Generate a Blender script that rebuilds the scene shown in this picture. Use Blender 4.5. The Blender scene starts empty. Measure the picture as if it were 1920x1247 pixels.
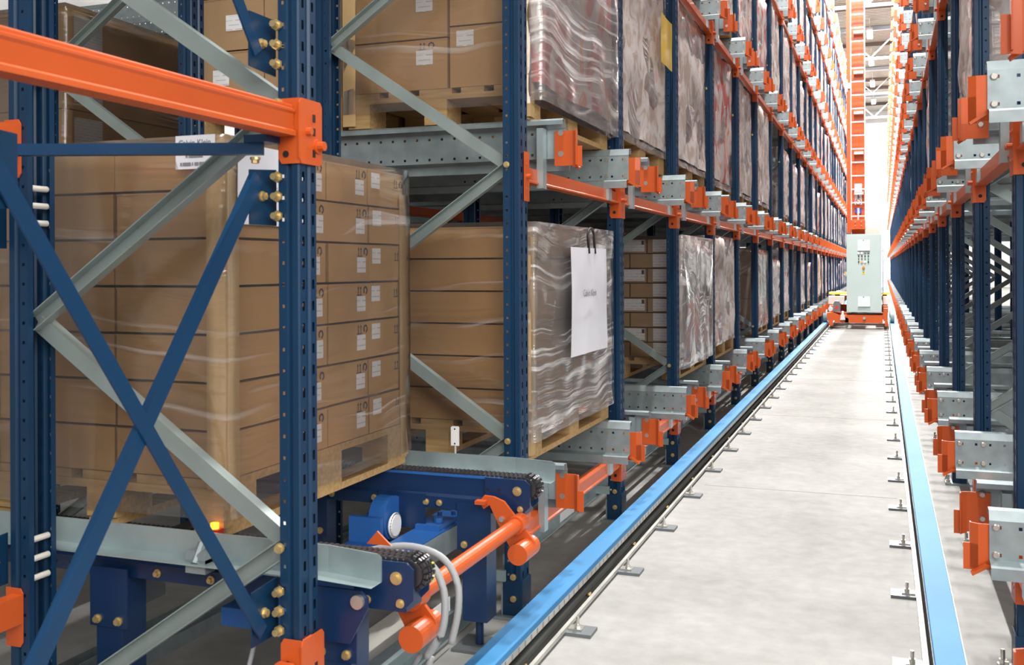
import bpy, math, random
from mathutils import Vector, Matrix, noise
random.seed(7)
sc = bpy.context.scene
COL = sc.collection
R = math.radians

# ------------------------------------------------------------------ camera
cam_d = bpy.data.cameras.new('camera')
cam_d.sensor_fit = 'HORIZONTAL'; cam_d.sensor_width = 36.0
cam_d.lens = 1883.5 / 1920 * 36.0
cam_d.shift_y = -122.45 / 1920
cam_d.clip_start = 0.05; cam_d.clip_end = 200
cam = bpy.data.objects.new('camera', cam_d); COL.objects.link(cam)
_a, _c = R(20.247), R(-0.2502)
_F = Vector((-math.sin(_a), math.cos(_a), 0)); _R = Vector((math.cos(_a), math.sin(_a), 0)); _U = Vector((0, 0, 1))
_r = _R * math.cos(_c) + _U * math.sin(_c); _u = _U * math.cos(_c) - _R * math.sin(_c)
cam.matrix_world = Matrix(((_r.x, _u.x, -_F.x, 0), (_r.y, _u.y, -_F.y, 0), (_r.z, _u.z, -_F.z, 1.30), (0, 0, 0, 1)))
sc.camera = cam
cam_d.dof.use_dof = True; cam_d.dof.focus_distance = 6.5; cam_d.dof.aperture_fstop = 9

# ------------------------------------------------------------------ exposure, world, big lights
sc.view_settings.view_transform = 'Standard'; sc.view_settings.look = 'None'
sc.view_settings.gamma = 1; sc.view_settings.use_curve_mapping = False
sc.view_settings.exposure = 0.36
W = bpy.data.worlds.new('world'); sc.world = W; W.use_nodes = True
W.node_tree.nodes['Background'].inputs[0].default_value = (1.0, 0.97, 0.93, 1)
W.node_tree.nodes['Background'].inputs[1].default_value = 0.24
def area(name, loc, rot, sx, sy, power, col=(1, 1, 1)):
    d = bpy.data.lights.new(name, 'AREA'); d.shape = 'RECTANGLE'; d.size = sx; d.size_y = sy; d.energy = power; d.color = col
    o = bpy.data.objects.new(name, d); COL.objects.link(o); o.location = loc; o.rotation_euler = rot
    return o
area('rear_fill_light', (0.5, -5.5, 6.5), (R(62), 0, R(4)), 7, 4, 230, (1, .97, .93))  # unseen light added behind the camera to fill the near end
area('side_fill_light', (6.0, -3.8, 5.2), (R(66), 0, R(38)), 8, 5, 900, (1, .97, .93))  # unseen light added at the right to brighten the left rack fronts
for k in range(11):
    area('aisle_light', (-0.42, 1.5 + 5.6 * k, 10.09), (0, 0, 0), .16, 1.3, (480, 640, 760, 1150, 1600, 1800)[min(k, 5)], (1, .98, .95))

# ------------------------------------------------------------------ materials
def mat(name, col, rough=.5, metal=0., var=.0, scale=8., bump=0., bscale=60., spec=.5, col2=None, stretch=None):
    m = bpy.data.materials.new(name); m.use_nodes = True
    nt = m.node_tree; b = nt.nodes['Principled BSDF']
    b.inputs['Roughness'].default_value = rough; b.inputs['Metallic'].default_value = metal
    b.inputs['Specular IOR Level'].default_value = spec
    b.inputs['Base Color'].default_value = (*col, 1)
    if var or bump:
        tc = nt.nodes.new('ShaderNodeTexCoord'); src = tc.outputs['Object']
        if stretch:
            mp = nt.nodes.new('ShaderNodeMapping'); mp.inputs['Scale'].default_value = stretch
            nt.links.new(src, mp.inputs[0]); src = mp.outputs[0]
    if var:
        n = nt.nodes.new('ShaderNodeTexNoise'); n.inputs['Scale'].default_value = scale; n.inputs['Detail'].default_value = 6
        nt.links.new(src, n.inputs['Vector'])
        r = nt.nodes.new('ShaderNodeValToRGB'); r.color_ramp.elements[0].position = .3; r.color_ramp.elements[1].position = .7
        c2 = col2 or tuple(c * (1 + var) for c in col)
        r.color_ramp.elements[0].color = (*[c * (1 - var) for c in col], 1); r.color_ramp.elements[1].color = (*c2, 1)
        nt.links.new(n.outputs['Fac'], r.inputs[0]); nt.links.new(r.outputs[0], b.inputs['Base Color'])
    if bump:
        n2 = nt.nodes.new('ShaderNodeTexNoise'); n2.inputs['Scale'].default_value = bscale; n2.inputs['Detail'].default_value = 4
        nt.links.new(src, n2.inputs['Vector'])
        bp = nt.nodes.new('ShaderNodeBump'); bp.inputs['Strength'].default_value = bump; bp.inputs['Distance'].default_value = .01
        nt.links.new(n2.outputs['Fac'], bp.inputs['Height']); nt.links.new(bp.outputs[0], b.inputs['Normal'])
    return m
def emit(name, col, s):
    m = bpy.data.materials.new(name); m.use_nodes = True; nt = m.node_tree
    nt.nodes.remove(nt.nodes['Principled BSDF']); e = nt.nodes.new('ShaderNodeEmission')
    e.inputs[0].default_value = (*col, 1); e.inputs[1].default_value = s
    nt.links.new(e.outputs[0], nt.nodes['Material Output'].inputs[0]); return m
BLUE = mat('blue_paint', (.0032, .029, .074), .42, 0, .12, 3, spec=.4)
STRAP = mat('blue_strap_paint', (.0035, .037, .10), .4, 0, .08, 3, spec=.4)
CBLUE = mat('conveyor_blue', (.006, .026, .085), .35, 0, .1, 4)
MBLUE = mat('machine_blue', (.02, .11, .36), .4, 0, .1, 4)
ORANGE = mat('orange_paint', (.54, .088, .014), .38, 0, .06, 4)
GALV = mat('galvanised_steel', (.32, .38, .395), .42, .55, .16, 14)
GALVW = mat('zinc_plated_steel', (.38, .47, .48), .36, .5, .12, 9)
BRACE = mat('galvanised_brace', (.31, .37, .36), .4, .45, .1, 7)
STEEL = mat('bolt_steel', (.62, .60, .55), .3, .8)
BRASS = mat('yellow_zinc', (.62, .47, .22), .35, .7)
DARK = mat('dark_void', (.008, .008, .01), .8)
BLACK = mat('black_rubber', (.012, .012, .014), .5)
CHAIN = mat('chain_steel', (.10, .10, .11), .35, .8)
RAILB = mat('blue_rail_paint', (.042, .205, .43), .62, 0, .1, 2.2, spec=.25)
RAILS = mat('rail_steel', (.42, .42, .39), .42, .3, .25, 5)
RAILW = mat('rail_web_grey', (.20, .20, .185), .5, .2, .2, 4)
RAILD = mat('rail_web_steel', (.055, .058, .056), .36, .4, .2, 5)
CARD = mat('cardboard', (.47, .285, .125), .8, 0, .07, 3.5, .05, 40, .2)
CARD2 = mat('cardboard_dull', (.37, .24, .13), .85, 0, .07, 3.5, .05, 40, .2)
EDGE = mat('edge_board_card', (.52, .35, .16), .7, 0, .06, 4)
TAPE = mat('packing_tape', (.50, .32, .15), .3)
WOOD = mat('pallet_wood', (.46, .30, .135), .75, 0, .2, 5, .2, 30, .2, None, (1, 14, 14))
PAPER = mat('white_paper', (.74, .74, .80), .7, 0, .04, 4, .15, 5)
WHITE = mat('white_plastic', (.85, .85, .85), .4)
INK = mat('black_ink', (.03, .03, .035), .7)
INKG = mat('grey_ink', (.22, .22, .24), .7)
CABG = mat('cabinet_grey', (.47, .57, .55), .45, 0, .03, 2)
CABV = mat('vent_grey', (.56, .62, .63), .5)
ALU = mat('aluminium', (.78, .78, .76), .35, .4)
GREY = mat('grey_paint', (.13, .145, .155), .45)
WHEEL = mat('wheel_grey', (.26, .33, .33), .45)
YEL = mat('yellow_plastic', (.80, .62, .02), .4)
RED = mat('red_plastic', (.6, .03, .02), .4)
GREEN = mat('green_plastic', (.02, .3, .15), .4)
SIGNB = mat('sign_blue', (.02, .09, .5), .4)
CABLE = mat('grey_cable', (.27, .28, .29), .5)
CREAM = mat('cream_cladding', (.27, .24, .195), .6, 0, .03, 1)
ROOFB = mat('roof_beam_brown', (.13, .10, .08), .6)
TRUSS = mat('white_truss', (.42, .45, .50), .5)
WALLM = mat('white_wall', (.82, .82, .82), .7, 0, .02, 1)
DUCT = mat('white_duct', (.66, .64, .58), .55, 0, .06, 3)
LED = emit('amber_led', (1, .35, .03), 2.5)
LAMPM = emit('lamp_diffuser', (1, .98, .95), 14)
ENDGLOW = emit('end_wall_glow', (1, .98, .96), 5)
STICK = mat('sticker', (.72, .72, .72), .6)
# printed lines on the stickers
_nt = STICK.node_tree; _tc = _nt.nodes.new('ShaderNodeTexCoord'); _b = _nt.nodes['Principled BSDF']
_w = _nt.nodes.new('ShaderNodeTexBrick'); _w.inputs['Scale'].default_value = 1; _w.inputs['Color1'].default_value = (.42, .42, .44, 1); _w.inputs['Color2'].default_value = (.66, .66, .67, 1)
_w.inputs['Mortar'].default_value = (.74, .74, .75, 1); _w.inputs['Mortar Size'].default_value = .0085; _w.inputs['Brick Width'].default_value = .07; _w.inputs['Row Height'].default_value = .020
_mp = _nt.nodes.new('ShaderNodeMapping'); _mp.inputs['Rotation'].default_value = (R(90), 0, 0)
_nt.links.new(_tc.outputs['Object'], _mp.inputs[0]); _nt.links.new(_mp.outputs[0], _w.inputs[0]); _nt.links.new(_w.outputs[0], _b.inputs['Base Color'])

def concrete():
    m = bpy.data.materials.new('concrete_floor'); m.use_nodes = True; nt = m.node_tree; b = nt.nodes['Principled BSDF']
    b.inputs['Roughness'].default_value = .8; b.inputs['Specular IOR Level'].default_value = .18
    tc = nt.nodes.new('ShaderNodeTexCoord')
    n1 = nt.nodes.new('ShaderNodeTexNoise'); n1.inputs['Scale'].default_value = 1.1; n1.inputs['Detail'].default_value = 9; n1.inputs['Roughness'].default_value = .65
    n2 = nt.nodes.new('ShaderNodeTexNoise'); n2.inputs['Scale'].default_value = 14; n2.inputs['Detail'].default_value = 8
    mx = nt.nodes.new('ShaderNodeMath'); mx.operation = 'MULTIPLY_ADD'; mx.inputs[1].default_value = .45
    nt.links.new(tc.outputs['Object'], n1.inputs[0]); nt.links.new(tc.outputs['Object'], n2.inputs[0])
    nt.links.new(n2.outputs[0], mx.inputs[0]); nt.links.new(n1.outputs[0], mx.inputs[2])
    r = nt.nodes.new('ShaderNodeValToRGB'); r.color_ramp.elements[0].position = .45; r.color_ramp.elements[1].position = .95
    r.color_ramp.elements[0].color = (.25, .248, .235, 1); r.color_ramp.elements[1].color = (.385, .384, .372, 1)
    nt.links.new(mx.outputs[0], r.inputs[0]); nt.links.new(r.outputs[0], b.inputs['Base Color'])
    bp = nt.nodes.new('ShaderNodeBump'); bp.inputs['Strength'].default_value = .12; bp.inputs['Distance'].default_value = .01
    nt.links.new(n2.outputs[0], bp.inputs['Height']); nt.links.new(bp.outputs[0], b.inputs['Normal'])
    return m
FLOORM = concrete()

def film(name, base, streak, stretch, tint=(.95, .93, .92), rough=.15, bstr=.5, lo=.52, hi=.95, scl=6.0, warp=.5, crum=.6):
    """clear stretch film: see-through, whitish, with highlights painted as pale streaks along its folds, glossy with fine wrinkles"""
    m = bpy.data.materials.new(name); m.use_nodes = True; nt = m.node_tree; nd = nt.nodes; lk = nt.links
    nd.remove(nd['Principled BSDF'])
    tc = nd.new('ShaderNodeTexCoord'); oi = nd.new('ShaderNodeObjectInfo')
    va = nd.new('ShaderNodeVectorMath'); va.operation = 'ADD'
    mm = nd.new('ShaderNodeMath'); mm.operation = 'MULTIPLY'; mm.inputs[1].default_value = 23
    lk.new(oi.outputs['Random'], mm.inputs[0]); lk.new(tc.outputs['Object'], va.inputs[0]); lk.new(mm.outputs[0], va.inputs[1])
    # slow warp so the folds run aslant
    nw = nd.new('ShaderNodeTexNoise'); nw.inputs['Scale'].default_value = 1.3; nw.inputs['Detail'].default_value = 2; lk.new(va.outputs[0], nw.inputs[0])
    wv = nd.new('ShaderNodeVectorMath'); wv.operation = 'MULTIPLY_ADD'; wv.inputs[1].default_value = (warp, warp, warp); lk.new(nw.outputs['Color'], wv.inputs[0]); lk.new(va.outputs[0], wv.inputs[2])
    mp = nd.new('ShaderNodeMapping'); mp.inputs['Scale'].default_value = stretch; lk.new(wv.outputs[0], mp.inputs[0])
    n = nd.new('ShaderNodeTexNoise'); n.inputs['Scale'].default_value = scl; n.inputs['Detail'].default_value = 3
    lk.new(mp.outputs[0], n.inputs[0])
    n3 = nd.new('ShaderNodeTexNoise'); n3.inputs['Scale'].default_value = 2.2; n3.inputs['Detail'].default_value = 3; lk.new(va.outputs[0], n3.inputs[0])
    r3 = nd.new('ShaderNodeMapRange'); r3.inputs[1].default_value = .35; r3.inputs[2].default_value = .68; lk.new(n3.outputs[0], r3.inputs[0])
    r = nd.new('ShaderNodeMapRange'); r.inputs[1].default_value = lo; r.inputs[2].default_value = hi; lk.new(n.outputs[0], r.inputs[0])
    n5 = nd.new('ShaderNodeTexNoise'); n5.noise_type = 'RIDGED_MULTIFRACTAL'; n5.normalize = True; n5.inputs['Scale'].default_value = 3.2; n5.inputs['Detail'].default_value = 5
    lk.new(wv.outputs[0], n5.inputs[0])
    r5 = nd.new('ShaderNodeMapRange'); r5.inputs[1].default_value = .62; r5.inputs[2].default_value = 1.0; r5.inputs[4].default_value = crum; lk.new(n5.outputs[0], r5.inputs[0])
    m0 = nd.new('ShaderNodeMath'); m0.operation = 'MULTIPLY'; lk.new(r.outputs[0], m0.inputs[0]); lk.new(r3.outputs[0], m0.inputs[1])
    ma = nd.new('ShaderNodeMath'); ma.operation = 'MAXIMUM'; lk.new(m0.outputs[0], ma.inputs[0]); lk.new(r5.outputs[0], ma.inputs[1])
    hh = nd.new('ShaderNodeMath'); hh.operation = 'MULTIPLY_ADD'; hh.inputs[1].default_value = 1.6 * crum; lk.new(n5.outputs[0], hh.inputs[0]); lk.new(n.outputs[0], hh.inputs[2])
    mb = nd.new('ShaderNodeMath'); mb.operation = 'MULTIPLY_ADD'; mb.inputs[1].default_value = streak; mb.inputs[2].default_value = base; mb.use_clamp = True  # painted highlights: streaks of matt white over the base haze
    lk.new(ma.outputs[0], mb.inputs[0])
    bp = nd.new('ShaderNodeBump'); bp.inputs['Strength'].default_value = bstr; bp.inputs['Distance'].default_value = .012; lk.new(hh.outputs[0], bp.inputs['Height'])
    tr = nd.new('ShaderNodeBsdfTransparent'); tr.inputs[0].default_value = (.97, .96, .95, 1)
    df = nd.new('ShaderNodeBsdfDiffuse'); df.inputs[0].default_value = (*tint, 1)
    gl = nd.new('ShaderNodeBsdfGlossy'); gl.inputs['Roughness'].default_value = rough; gl.inputs[0].default_value = (1, 1, 1, 1); lk.new(bp.outputs[0], gl.inputs['Normal'])
    fr = nd.new('ShaderNodeFresnel'); fr.inputs[0].default_value = 1.5; lk.new(bp.outputs[0], fr.inputs['Normal'])
    fg = nd.new('ShaderNodeMath'); fg.operation = 'MULTIPLY_ADD'; fg.inputs[1].default_value = .9; fg.inputs[2].default_value = .05; fg.use_clamp = True
    lk.new(fr.outputs[0], fg.inputs[0])
    m1 = nd.new('ShaderNodeMixShader'); lk.new(mb.outputs[0], m1.inputs[0]); lk.new(tr.outputs[0], m1.inputs[1]); lk.new(df.outputs[0], m1.inputs[2])
    m2 = nd.new('ShaderNodeMixShader'); lk.new(fg.outputs[0], m2.inputs[0]); lk.new(m1.outputs[0], m2.inputs[1]); lk.new(gl.outputs[0], m2.inputs[2])
    lk.new(m2.outputs[0], nd['Material Output'].inputs[0]); return m
FILM1 = film('stretch_film_clear', .03, .5, (.10, .10, 4.0), rough=.14, bstr=.22, lo=.60, hi=.80, crum=.5, warp=.22, scl=8)
FILM2 = film('stretch_film_layered', .12, 1.0, (.12, .12, 3.6), rough=.10, bstr=.45, lo=.53, hi=.70, crum=.55, warp=.30, scl=10)
FILM3 = film('stretch_film_crumpled', .14, 1.0, (.22, .22, 2.2), rough=.10, bstr=.6, lo=.52, hi=.70, crum=.8, warp=.9, scl=9)

def goods(name, cols, sc_=4):
    m = bpy.data.materials.new(name); m.use_nodes = True; nt = m.node_tree; b = nt.nodes['Principled BSDF']; b.inputs['Roughness'].default_value = .6
    tc = nt.nodes.new('ShaderNodeTexCoord'); n = nt.nodes.new('ShaderNodeTexNoise'); n.inputs['Scale'].default_value = sc_; n.inputs['Detail'].default_value = 2; n.inputs['Distortion'].default_value = .8
    oi = nt.nodes.new('ShaderNodeObjectInfo'); va = nt.nodes.new('ShaderNodeVectorMath'); va.operation = 'MULTIPLY_ADD'
    va.inputs[1].default_value = (1, 1, 1)
    cx = nt.nodes.new('ShaderNodeCombineXYZ'); mm = nt.nodes.new('ShaderNodeMath'); mm.operation = 'MULTIPLY'; mm.inputs[1].default_value = 37
    nt.links.new(oi.outputs['Random'], mm.inputs[0]); nt.links.new(mm.outputs[0], cx.inputs[0]); nt.links.new(tc.outputs['Object'], va.inputs[0]); nt.links.new(cx.outputs[0], va.inputs[2])
    nt.links.new(va.outputs[0], n.inputs[0])
    r = nt.nodes.new('ShaderNodeValToRGB'); e = r.color_ramp.elements
    while len(e) > 1: e.remove(e[0])
    e[0].position = 0; e[0].color = (*cols[0][1], 1)
    for p, c in cols[1:]:
        q = e.new(p); q.color = (*c, 1)
    nt.links.new(n.outputs[0], r.inputs[0]); nt.links.new(r.outputs[0], b.inputs['Base Color']); return m
GOOD_A = goods('mixed_bagged_goods', [(0, (.28, .21, .18)), (.38, (.40, .33, .30)), (.46, (.58, .52, .52)), (.56, (.62, .56, .56)), (.62, (.50, .36, .32)), (.67, (.68, .17, .08)), (.70, (.56, .50, .49)), (1, (.68, .64, .64))], 9)
GOOD_B = goods('pale_bagged_goods', [(0, (.34, .25, .19)), (.42, (.44, .35, .30)), (.50, (.58, .51, .49)), (.62, (.62, .57, .56)), (.72, (.58, .38, .30)), (1, (.68, .65, .63))], 8)
GOOD_R = goods('red_bagged_goods', [(0, (.40, .05, .05)), (.40, (.50, .09, .07)), (.48, (.54, .46, .44)), (.58, (.60, .54, .53)), (.66, (.68, .17, .05)), (.72, (.5, .42, .40)), (1, (.62, .56, .54))], 4)
GOOD_C = goods('stacked_cartons', [(0, (.40, .26, .14)), (1, (.50, .33, .18))])

# ------------------------------------------------------------------ mesh builder
class MB:
    def __init__(s): s.v = []; s.f = []; s.m = []; s.mi = 0
    def add(s, vs, fs):
        o = len(s.v); s.v += [tuple(p) for p in vs]; s.f += [tuple(i + o for i in f) for f in fs]; s.m += [s.mi] * len(fs); return s
    def box(s, x0, x1, y0, y1, z0, z1):
        return s.add([(x0, y0, z0), (x1, y0, z0), (x1, y1, z0), (x0, y1, z0), (x0, y0, z1), (x1, y0, z1), (x1, y1, z1), (x0, y1, z1)],
                     [(0, 3, 2, 1), (4, 5, 6, 7), (0, 1, 5, 4), (1, 2, 6, 5), (2, 3, 7, 6), (3, 0, 4, 7)])
    def frame(s, p, q, ref=(0, 0, 1)):
        p = Vector(p); q = Vector(q); d = (q - p).normalized(); r = Vector(ref)
        if abs(d.dot(r)) > .98: r = Vector((1, 0, 0)) if abs(d.x) < .9 else Vector((0, 1, 0))
        a = d.cross(r).normalized(); b = a.cross(d).normalized(); return p, q, a, b
    def bar(s, p, q, w, h, ref=(0, 0, 1)):
        p, q, a, b = s.frame(p, q, ref); vs = []
        for c in (p, q):
            for i, j in ((-1, -1), (1, -1), (1, 1), (-1, 1)): vs.append(c + a * (w / 2 * i) + b * (h / 2 * j))
        return s.add(vs, [(0, 3, 2, 1), (4, 5, 6, 7), (0, 1, 5, 4), (1, 2, 6, 5), (2, 3, 7, 6), (3, 0, 4, 7)])
    def sweep(s, p, q, pts, ref=(0, 0, 1)):     # closed profile (a,b) swept from p to q
        p, q, a, b = s.frame(p, q, ref); n = len(pts)
        vs = [c + a * u + b * w for c in (p, q) for u, w in pts]
        return s.add(vs, [(i, (i + 1) % n, n + (i + 1) % n, n + i) for i in range(n)] + [tuple(range(n))[::-1], tuple(range(n, 2 * n))])
    def tube(s, p, q, r, n=12, r2=None):
        p, q, a, b = s.frame(p, q); r2 = r if r2 is None else r2
        vs = [c + a * (rr * math.cos(2 * math.pi * k / n)) + b * (rr * math.sin(2 * math.pi * k / n)) for c, rr in ((p, r), (q, r2)) for k in range(n)]
        return s.add(vs, [(i, (i + 1) % n, n + (i + 1) % n, n + i) for i in range(n)] + [tuple(range(n))[::-1], tuple(range(n, 2 * n))])
    def pipe(s, pts, r, n=8):                   # bent cable through points
        pts = [Vector(p) for p in pts]; rings = []
        for i, p in enumerate(pts):
            d = (pts[min(i + 1, len(pts) - 1)] - pts[max(i - 1, 0)]).normalized()
            u = Vector((0, 0, 1)) if abs(d.z) < .9 else Vector((1, 0, 0))
            a = d.cross(u).normalized(); b = a.cross(d)
            rings.append([p + a * (r * math.cos(2 * math.pi * k / n)) + b * (r * math.sin(2 * math.pi * k / n)) for k in range(n)])
        vs = [v for g in rings for v in g]; fs = []
        for i in range(len(pts) - 1):
            for k in range(n): fs.append((i * n + k, i * n + (k + 1) % n, (i + 1) * n + (k + 1) % n, (i + 1) * n + k))
        fs += [tuple(range(n))[::-1], tuple(range((len(pts) - 1) * n, len(pts) * n))]
        return s.add(vs, fs)
    def prism(s, poly, plane, t0, t1):          # polygon in plane 'xz','yz','xy', extruded along the third axis
        def P(u, w, t): return {'xz': (u, t, w), 'yz': (t, u, w), 'xy': (u, w, t)}[plane]
        n = len(poly); vs = [P(u, w, t) for t in (t0, t1) for u, w in poly]
        return s.add(vs, [(i, (i + 1) % n, n + (i + 1) % n, n + i) for i in range(n)] + [tuple(range(n))[::-1], tuple(range(n, 2 * n))])
    def mesh(s, name, mats, smooth=False, fix=True):
        me = bpy.data.meshes.new(name); me.from_pydata(s.v, [], s.f)
        for m in (mats if isinstance(mats, (list, tuple)) else [mats]): me.materials.append(m)
        if isinstance(mats, (list, tuple)): me.polygons.foreach_set('material_index', s.m)
        if smooth: me.polygons.foreach_set('use_smooth', [True] * len(me.polygons))
        me.update()
        if fix:
            import bmesh
            bm = bmesh.new(); bm.from_mesh(me); bmesh.ops.recalc_face_normals(bm, faces=bm.faces); bm.to_mesh(me); bm.free()
        return me
def sheet(pts, t):                              # open polyline -> closed thin-sheet polygon
    out = []; back = []
    P = [Vector((a, b)) for a, b in pts]
    for i, p in enumerate(P):
        ns = []
        if i > 0: d = (P[i] - P[i - 1]).normalized(); ns.append(Vector((-d.y, d.x)))
        if i < len(P) - 1: d = (P[i + 1] - P[i]).normalized(); ns.append(Vector((-d.y, d.x)))
        n = sum(ns, Vector((0, 0))); n.normalize(); k = t / max(.4, n.dot(ns[0]))
        out.append(tuple(p)); back.append(tuple(p + n * k))
    return out + back[::-1]
def circ(r, n=16, cx=0, cy=0): return [(cx + r * math.cos(2 * math.pi * k / n), cy + r * math.sin(2 * math.pi * k / n)) for k in range(n)]

def part(name, me, parent=None, loc=(0, 0, 0), rz=0.0, label=None, kind=None, rot=None):
    o = bpy.data.objects.new(name, me); COL.objects.link(o); o.location = loc
    o.rotation_euler = rot if rot else (0, 0, rz)
    if parent: o.parent = parent
    if label: o['label'] = label
    if kind: o['kind'] = kind
    return o
def thing(name, label, cat, loc=(0, 0, 0), rz=0.0, group=None, me=None):
    o = bpy.data.objects.new(name, me); COL.objects.link(o); o.location = loc; o.rotation_euler = (0, 0, rz)
    o['label'] = label; o['category'] = cat
    if group: o['group'] = group
    if me is None: o.empty_display_size = .1
    return o
def struct(name, me, loc=(0, 0, 0)):
    o = part(name, me, None, loc); o['kind'] = 'structure'; return o
ORD = ['zeroth', 'first', 'second', 'third', 'fourth', 'fifth', 'sixth', 'seventh', 'eighth', 'ninth', 'tenth', 'eleventh', 'twelfth', 'thirteenth', 'fourteenth', 'fifteenth', 'sixteenth', 'seventeenth', 'eighteenth', 'nineteenth', 'twentieth']
def ordn(k):
    if k <= 20: return ORD[k]
    t = {2: 'twenty', 3: 'thirty', 4: 'forty'}[k // 10]
    return (t + '-' + ORD[k % 10]) if k % 10 else t[:-1] + 'ieth'
LEV = ['ground', 'second', 'third', 'fourth', 'fifth', 'sixth']

# ------------------------------------------------------------------ layout constants
S = 1.5; NB = 38                                # bay pitch, number of bays
def YC(n): return 2.03 + S * n                  # centre of the upright n
ZB = [.207, 1.547, 3.056, 4.553, 6.05, 7.55]    # underside of the beam connectors
XF = {'left': -1.254, 'right': .389}            # aisle faces of the racks
ZO = {'left': 0.0, 'right': .035}
TOP = 8.35
YEND = YC(NB) + 5.5

# ------------------------------------------------------------------ structure
struct('floor', MB().box(-13, 10, -7, YEND, -.2, 0).mesh('floor', FLOORM))
mb = MB().box(-13, 10, YEND, YEND + .2, 9.9, 11)
mb.box(-13, -2.2, YEND, YEND + .2, 0, 9.9).box(1.3, 10, YEND, YEND + .2, 0, 9.9)
struct('wall_far', mb.mesh('wall_far', WALLM))
wf = struct('glow_panel_1', MB().box(-2.2, 1.3, YEND + .06, YEND + .1, 0, 9.9).mesh('glow_panel_1', ENDGLOW))  # glowing panel with bars, added in place of a blown-out white end wall
mb = MB()
for x in [-2.2 + .5 * k for k in range(8)]: mb.box(x - .012, x + .012, YEND + .0, YEND + .06, 0, 9.9)
for z in (2.2, 4.4, 6.6): mb.box(-2.2, 1.3, YEND, YEND + .06, z - .03, z + .03)
part('glow_panel_bars', mb.mesh('glow_panel_bars', WALLM), wf)
struct('wall_left', MB().box(-13.2, -13, -7, YEND, 0, 11).mesh('wall_left', WALLM))
struct('wall_right', MB().box(10, 10.2, -7, YEND, 0, 11).mesh('wall_right', WALLM))
# corrugated ceiling, ribs across the aisle
pts = []
for k in range(int((YEND + 3) / .25)):
    y = -3 + .25 * k; pts += [(y, 10.6), (y + .15, 10.6), (y + .175, 10.66), (y + .225, 10.66)]
struct('ceiling', MB().prism(sheet(pts, .01), 'yz', -13, 10).mesh('ceiling', CREAM))
def truss(y, lab):
    t = thing('roof_truss', lab, 'truss', (-1.5, y, 9.3))
    part('top_chord', MB().box(-11, 11, -.06, .06, 1.14, 1.29).mesh('top_chord', TRUSS), t)
    part('bottom_chord', MB().box(-11, 11, -.05, .05, 0, .1).mesh('bottom_chord', TRUSS), t)
    me = MB().bar((0, 0, .08), (1.1, 0, 1.16), .04, .04).mesh('diagonal', TRUSS); me2 = MB().bar((0, 0, 1.16), (1.1, 0, .08), .04, .04).mesh('diagonal', TRUSS)
    for k in range(20): part('diagonal', me if k % 2 else me2, t, (-11 + 1.1 * k, 0, 0))
for i, y in enumerate((33, 41.5, 50, 58)): truss(y, 'white steel roof truss across the aisle, %s of those in view' % ['nearest', 'second', 'third', 'farthest'][i])
pm = MB().box(-13, 10, -.05, .05, 0, .16).mesh('purlin', ROOFB)
for i, y in enumerate((29, 31.0, 35.5, 38, 44.5, 47.5, 53, 55.5, 61)):
    thing('roof_purlin', 'brown steel purlin under the corrugated roof, %s along the aisle' % ordn(i + 1), 'beam', (0, y, 10.44), me=pm)
lampb = MB().box(-.11, .11, -.72, .72, .03, .12).mesh('housing', ALU); lampd = MB().box(-.09, .09, -.70, .70, .0, .03).mesh('diffuser', LAMPM)
rodm = MB().tube((0, 0, .12), (0, 0, .50), .012, 6).mesh('suspension_rod', ALU)
for k in range(11):
    t = thing('ceiling_lamp', 'long ceiling lamp hung over the aisle, %s from the camera' % ordn(k + 1), 'lamp', (-.42, 1.5 + 5.6 * k, 10.1))
    part('housing', lampb, t); part('diffuser', lampd, t)
    for s in (-.6, .6): part('suspension_rod', rodm, t, (0, s, 0))

# ------------------------------------------------------------------ upright frames
def post_mesh(h):
    m = MB(); P = .05; nz = int(h / P)
    def strip(p, q, z0=0, z1=h): m.add([(*p, z0), (*q, z0), (*q, z1), (*p, z1)], [(0, 1, 2, 3)])
    def holes(p, q, hh):                        # strip with one hole per pitch
        p = Vector(p); q = Vector(q)
        for k in range(nz):
            m.add([(p.x, p.y, k * P + hh / 2), (q.x, q.y, k * P + hh / 2), (q.x, q.y, (k + 1) * P - hh / 2), (p.x, p.y, (k + 1) * P - hh / 2)], [(0, 1, 2, 3)])
        m.add([(p.x, p.y, 0), (q.x, q.y, 0), (q.x, q.y, hh / 2 - .012), (p.x, p.y, hh / 2 - .012)], [(0, 1, 2, 3)])
    for s in (1, -1):
        strip((-.006, 0), (-.006, .006 * s)); strip((-.006, .006 * s), (0, .012 * s)); strip((0, .012 * s), (0, .018 * s))
        holes((0, .018 * s), (0, .029 * s), .022); strip((0, .029 * s), (0, .040 * s)); strip((0, .040 * s), (-.004, .045 * s))
        strip((-.004, .045 * s), (-.022, .045 * s)); strip((-.022, .045 * s), (-.027, .036 * s)); strip((-.027, .036 * s), (-.034, .036 * s)); strip((-.034, .036 * s), (-.039, .045 * s))
        strip((-.039, .045 * s), (-.047, .045 * s)); holes((-.047, .045 * s), (-.055, .045 * s), .008); strip((-.055, .045 * s), (-.066, .045 * s)); strip((-.066, .045 * s), (-.066, .028 * s))
    return m.mesh('post', BLUE, fix=False)
POST = post_mesh(TOP)
def plate_mesh():
    m = MB().box(-.10, .045, -.075, .075, 0, .012)
    m.box(-.078, -.072, -.05, .05, .012, .11)
    return m.mesh('base_plate', GALV)
PLATE = plate_mesh()
SLEEVE = MB().box(-.072, .004, -.049, -.046, .0, .13).box(-.072, .004, .046, .049, .0, .13).box(.001, .005, -.049, .049, .0, .13).mesh('foot_sleeve', BLUE)
BOLT = MB().tube((0, 0, -.002), (0, 0, .004), .012, 12).tube((0, 0, .004), (0, 0, .012), .009, 6).mesh('bolt', BRASS)
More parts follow.
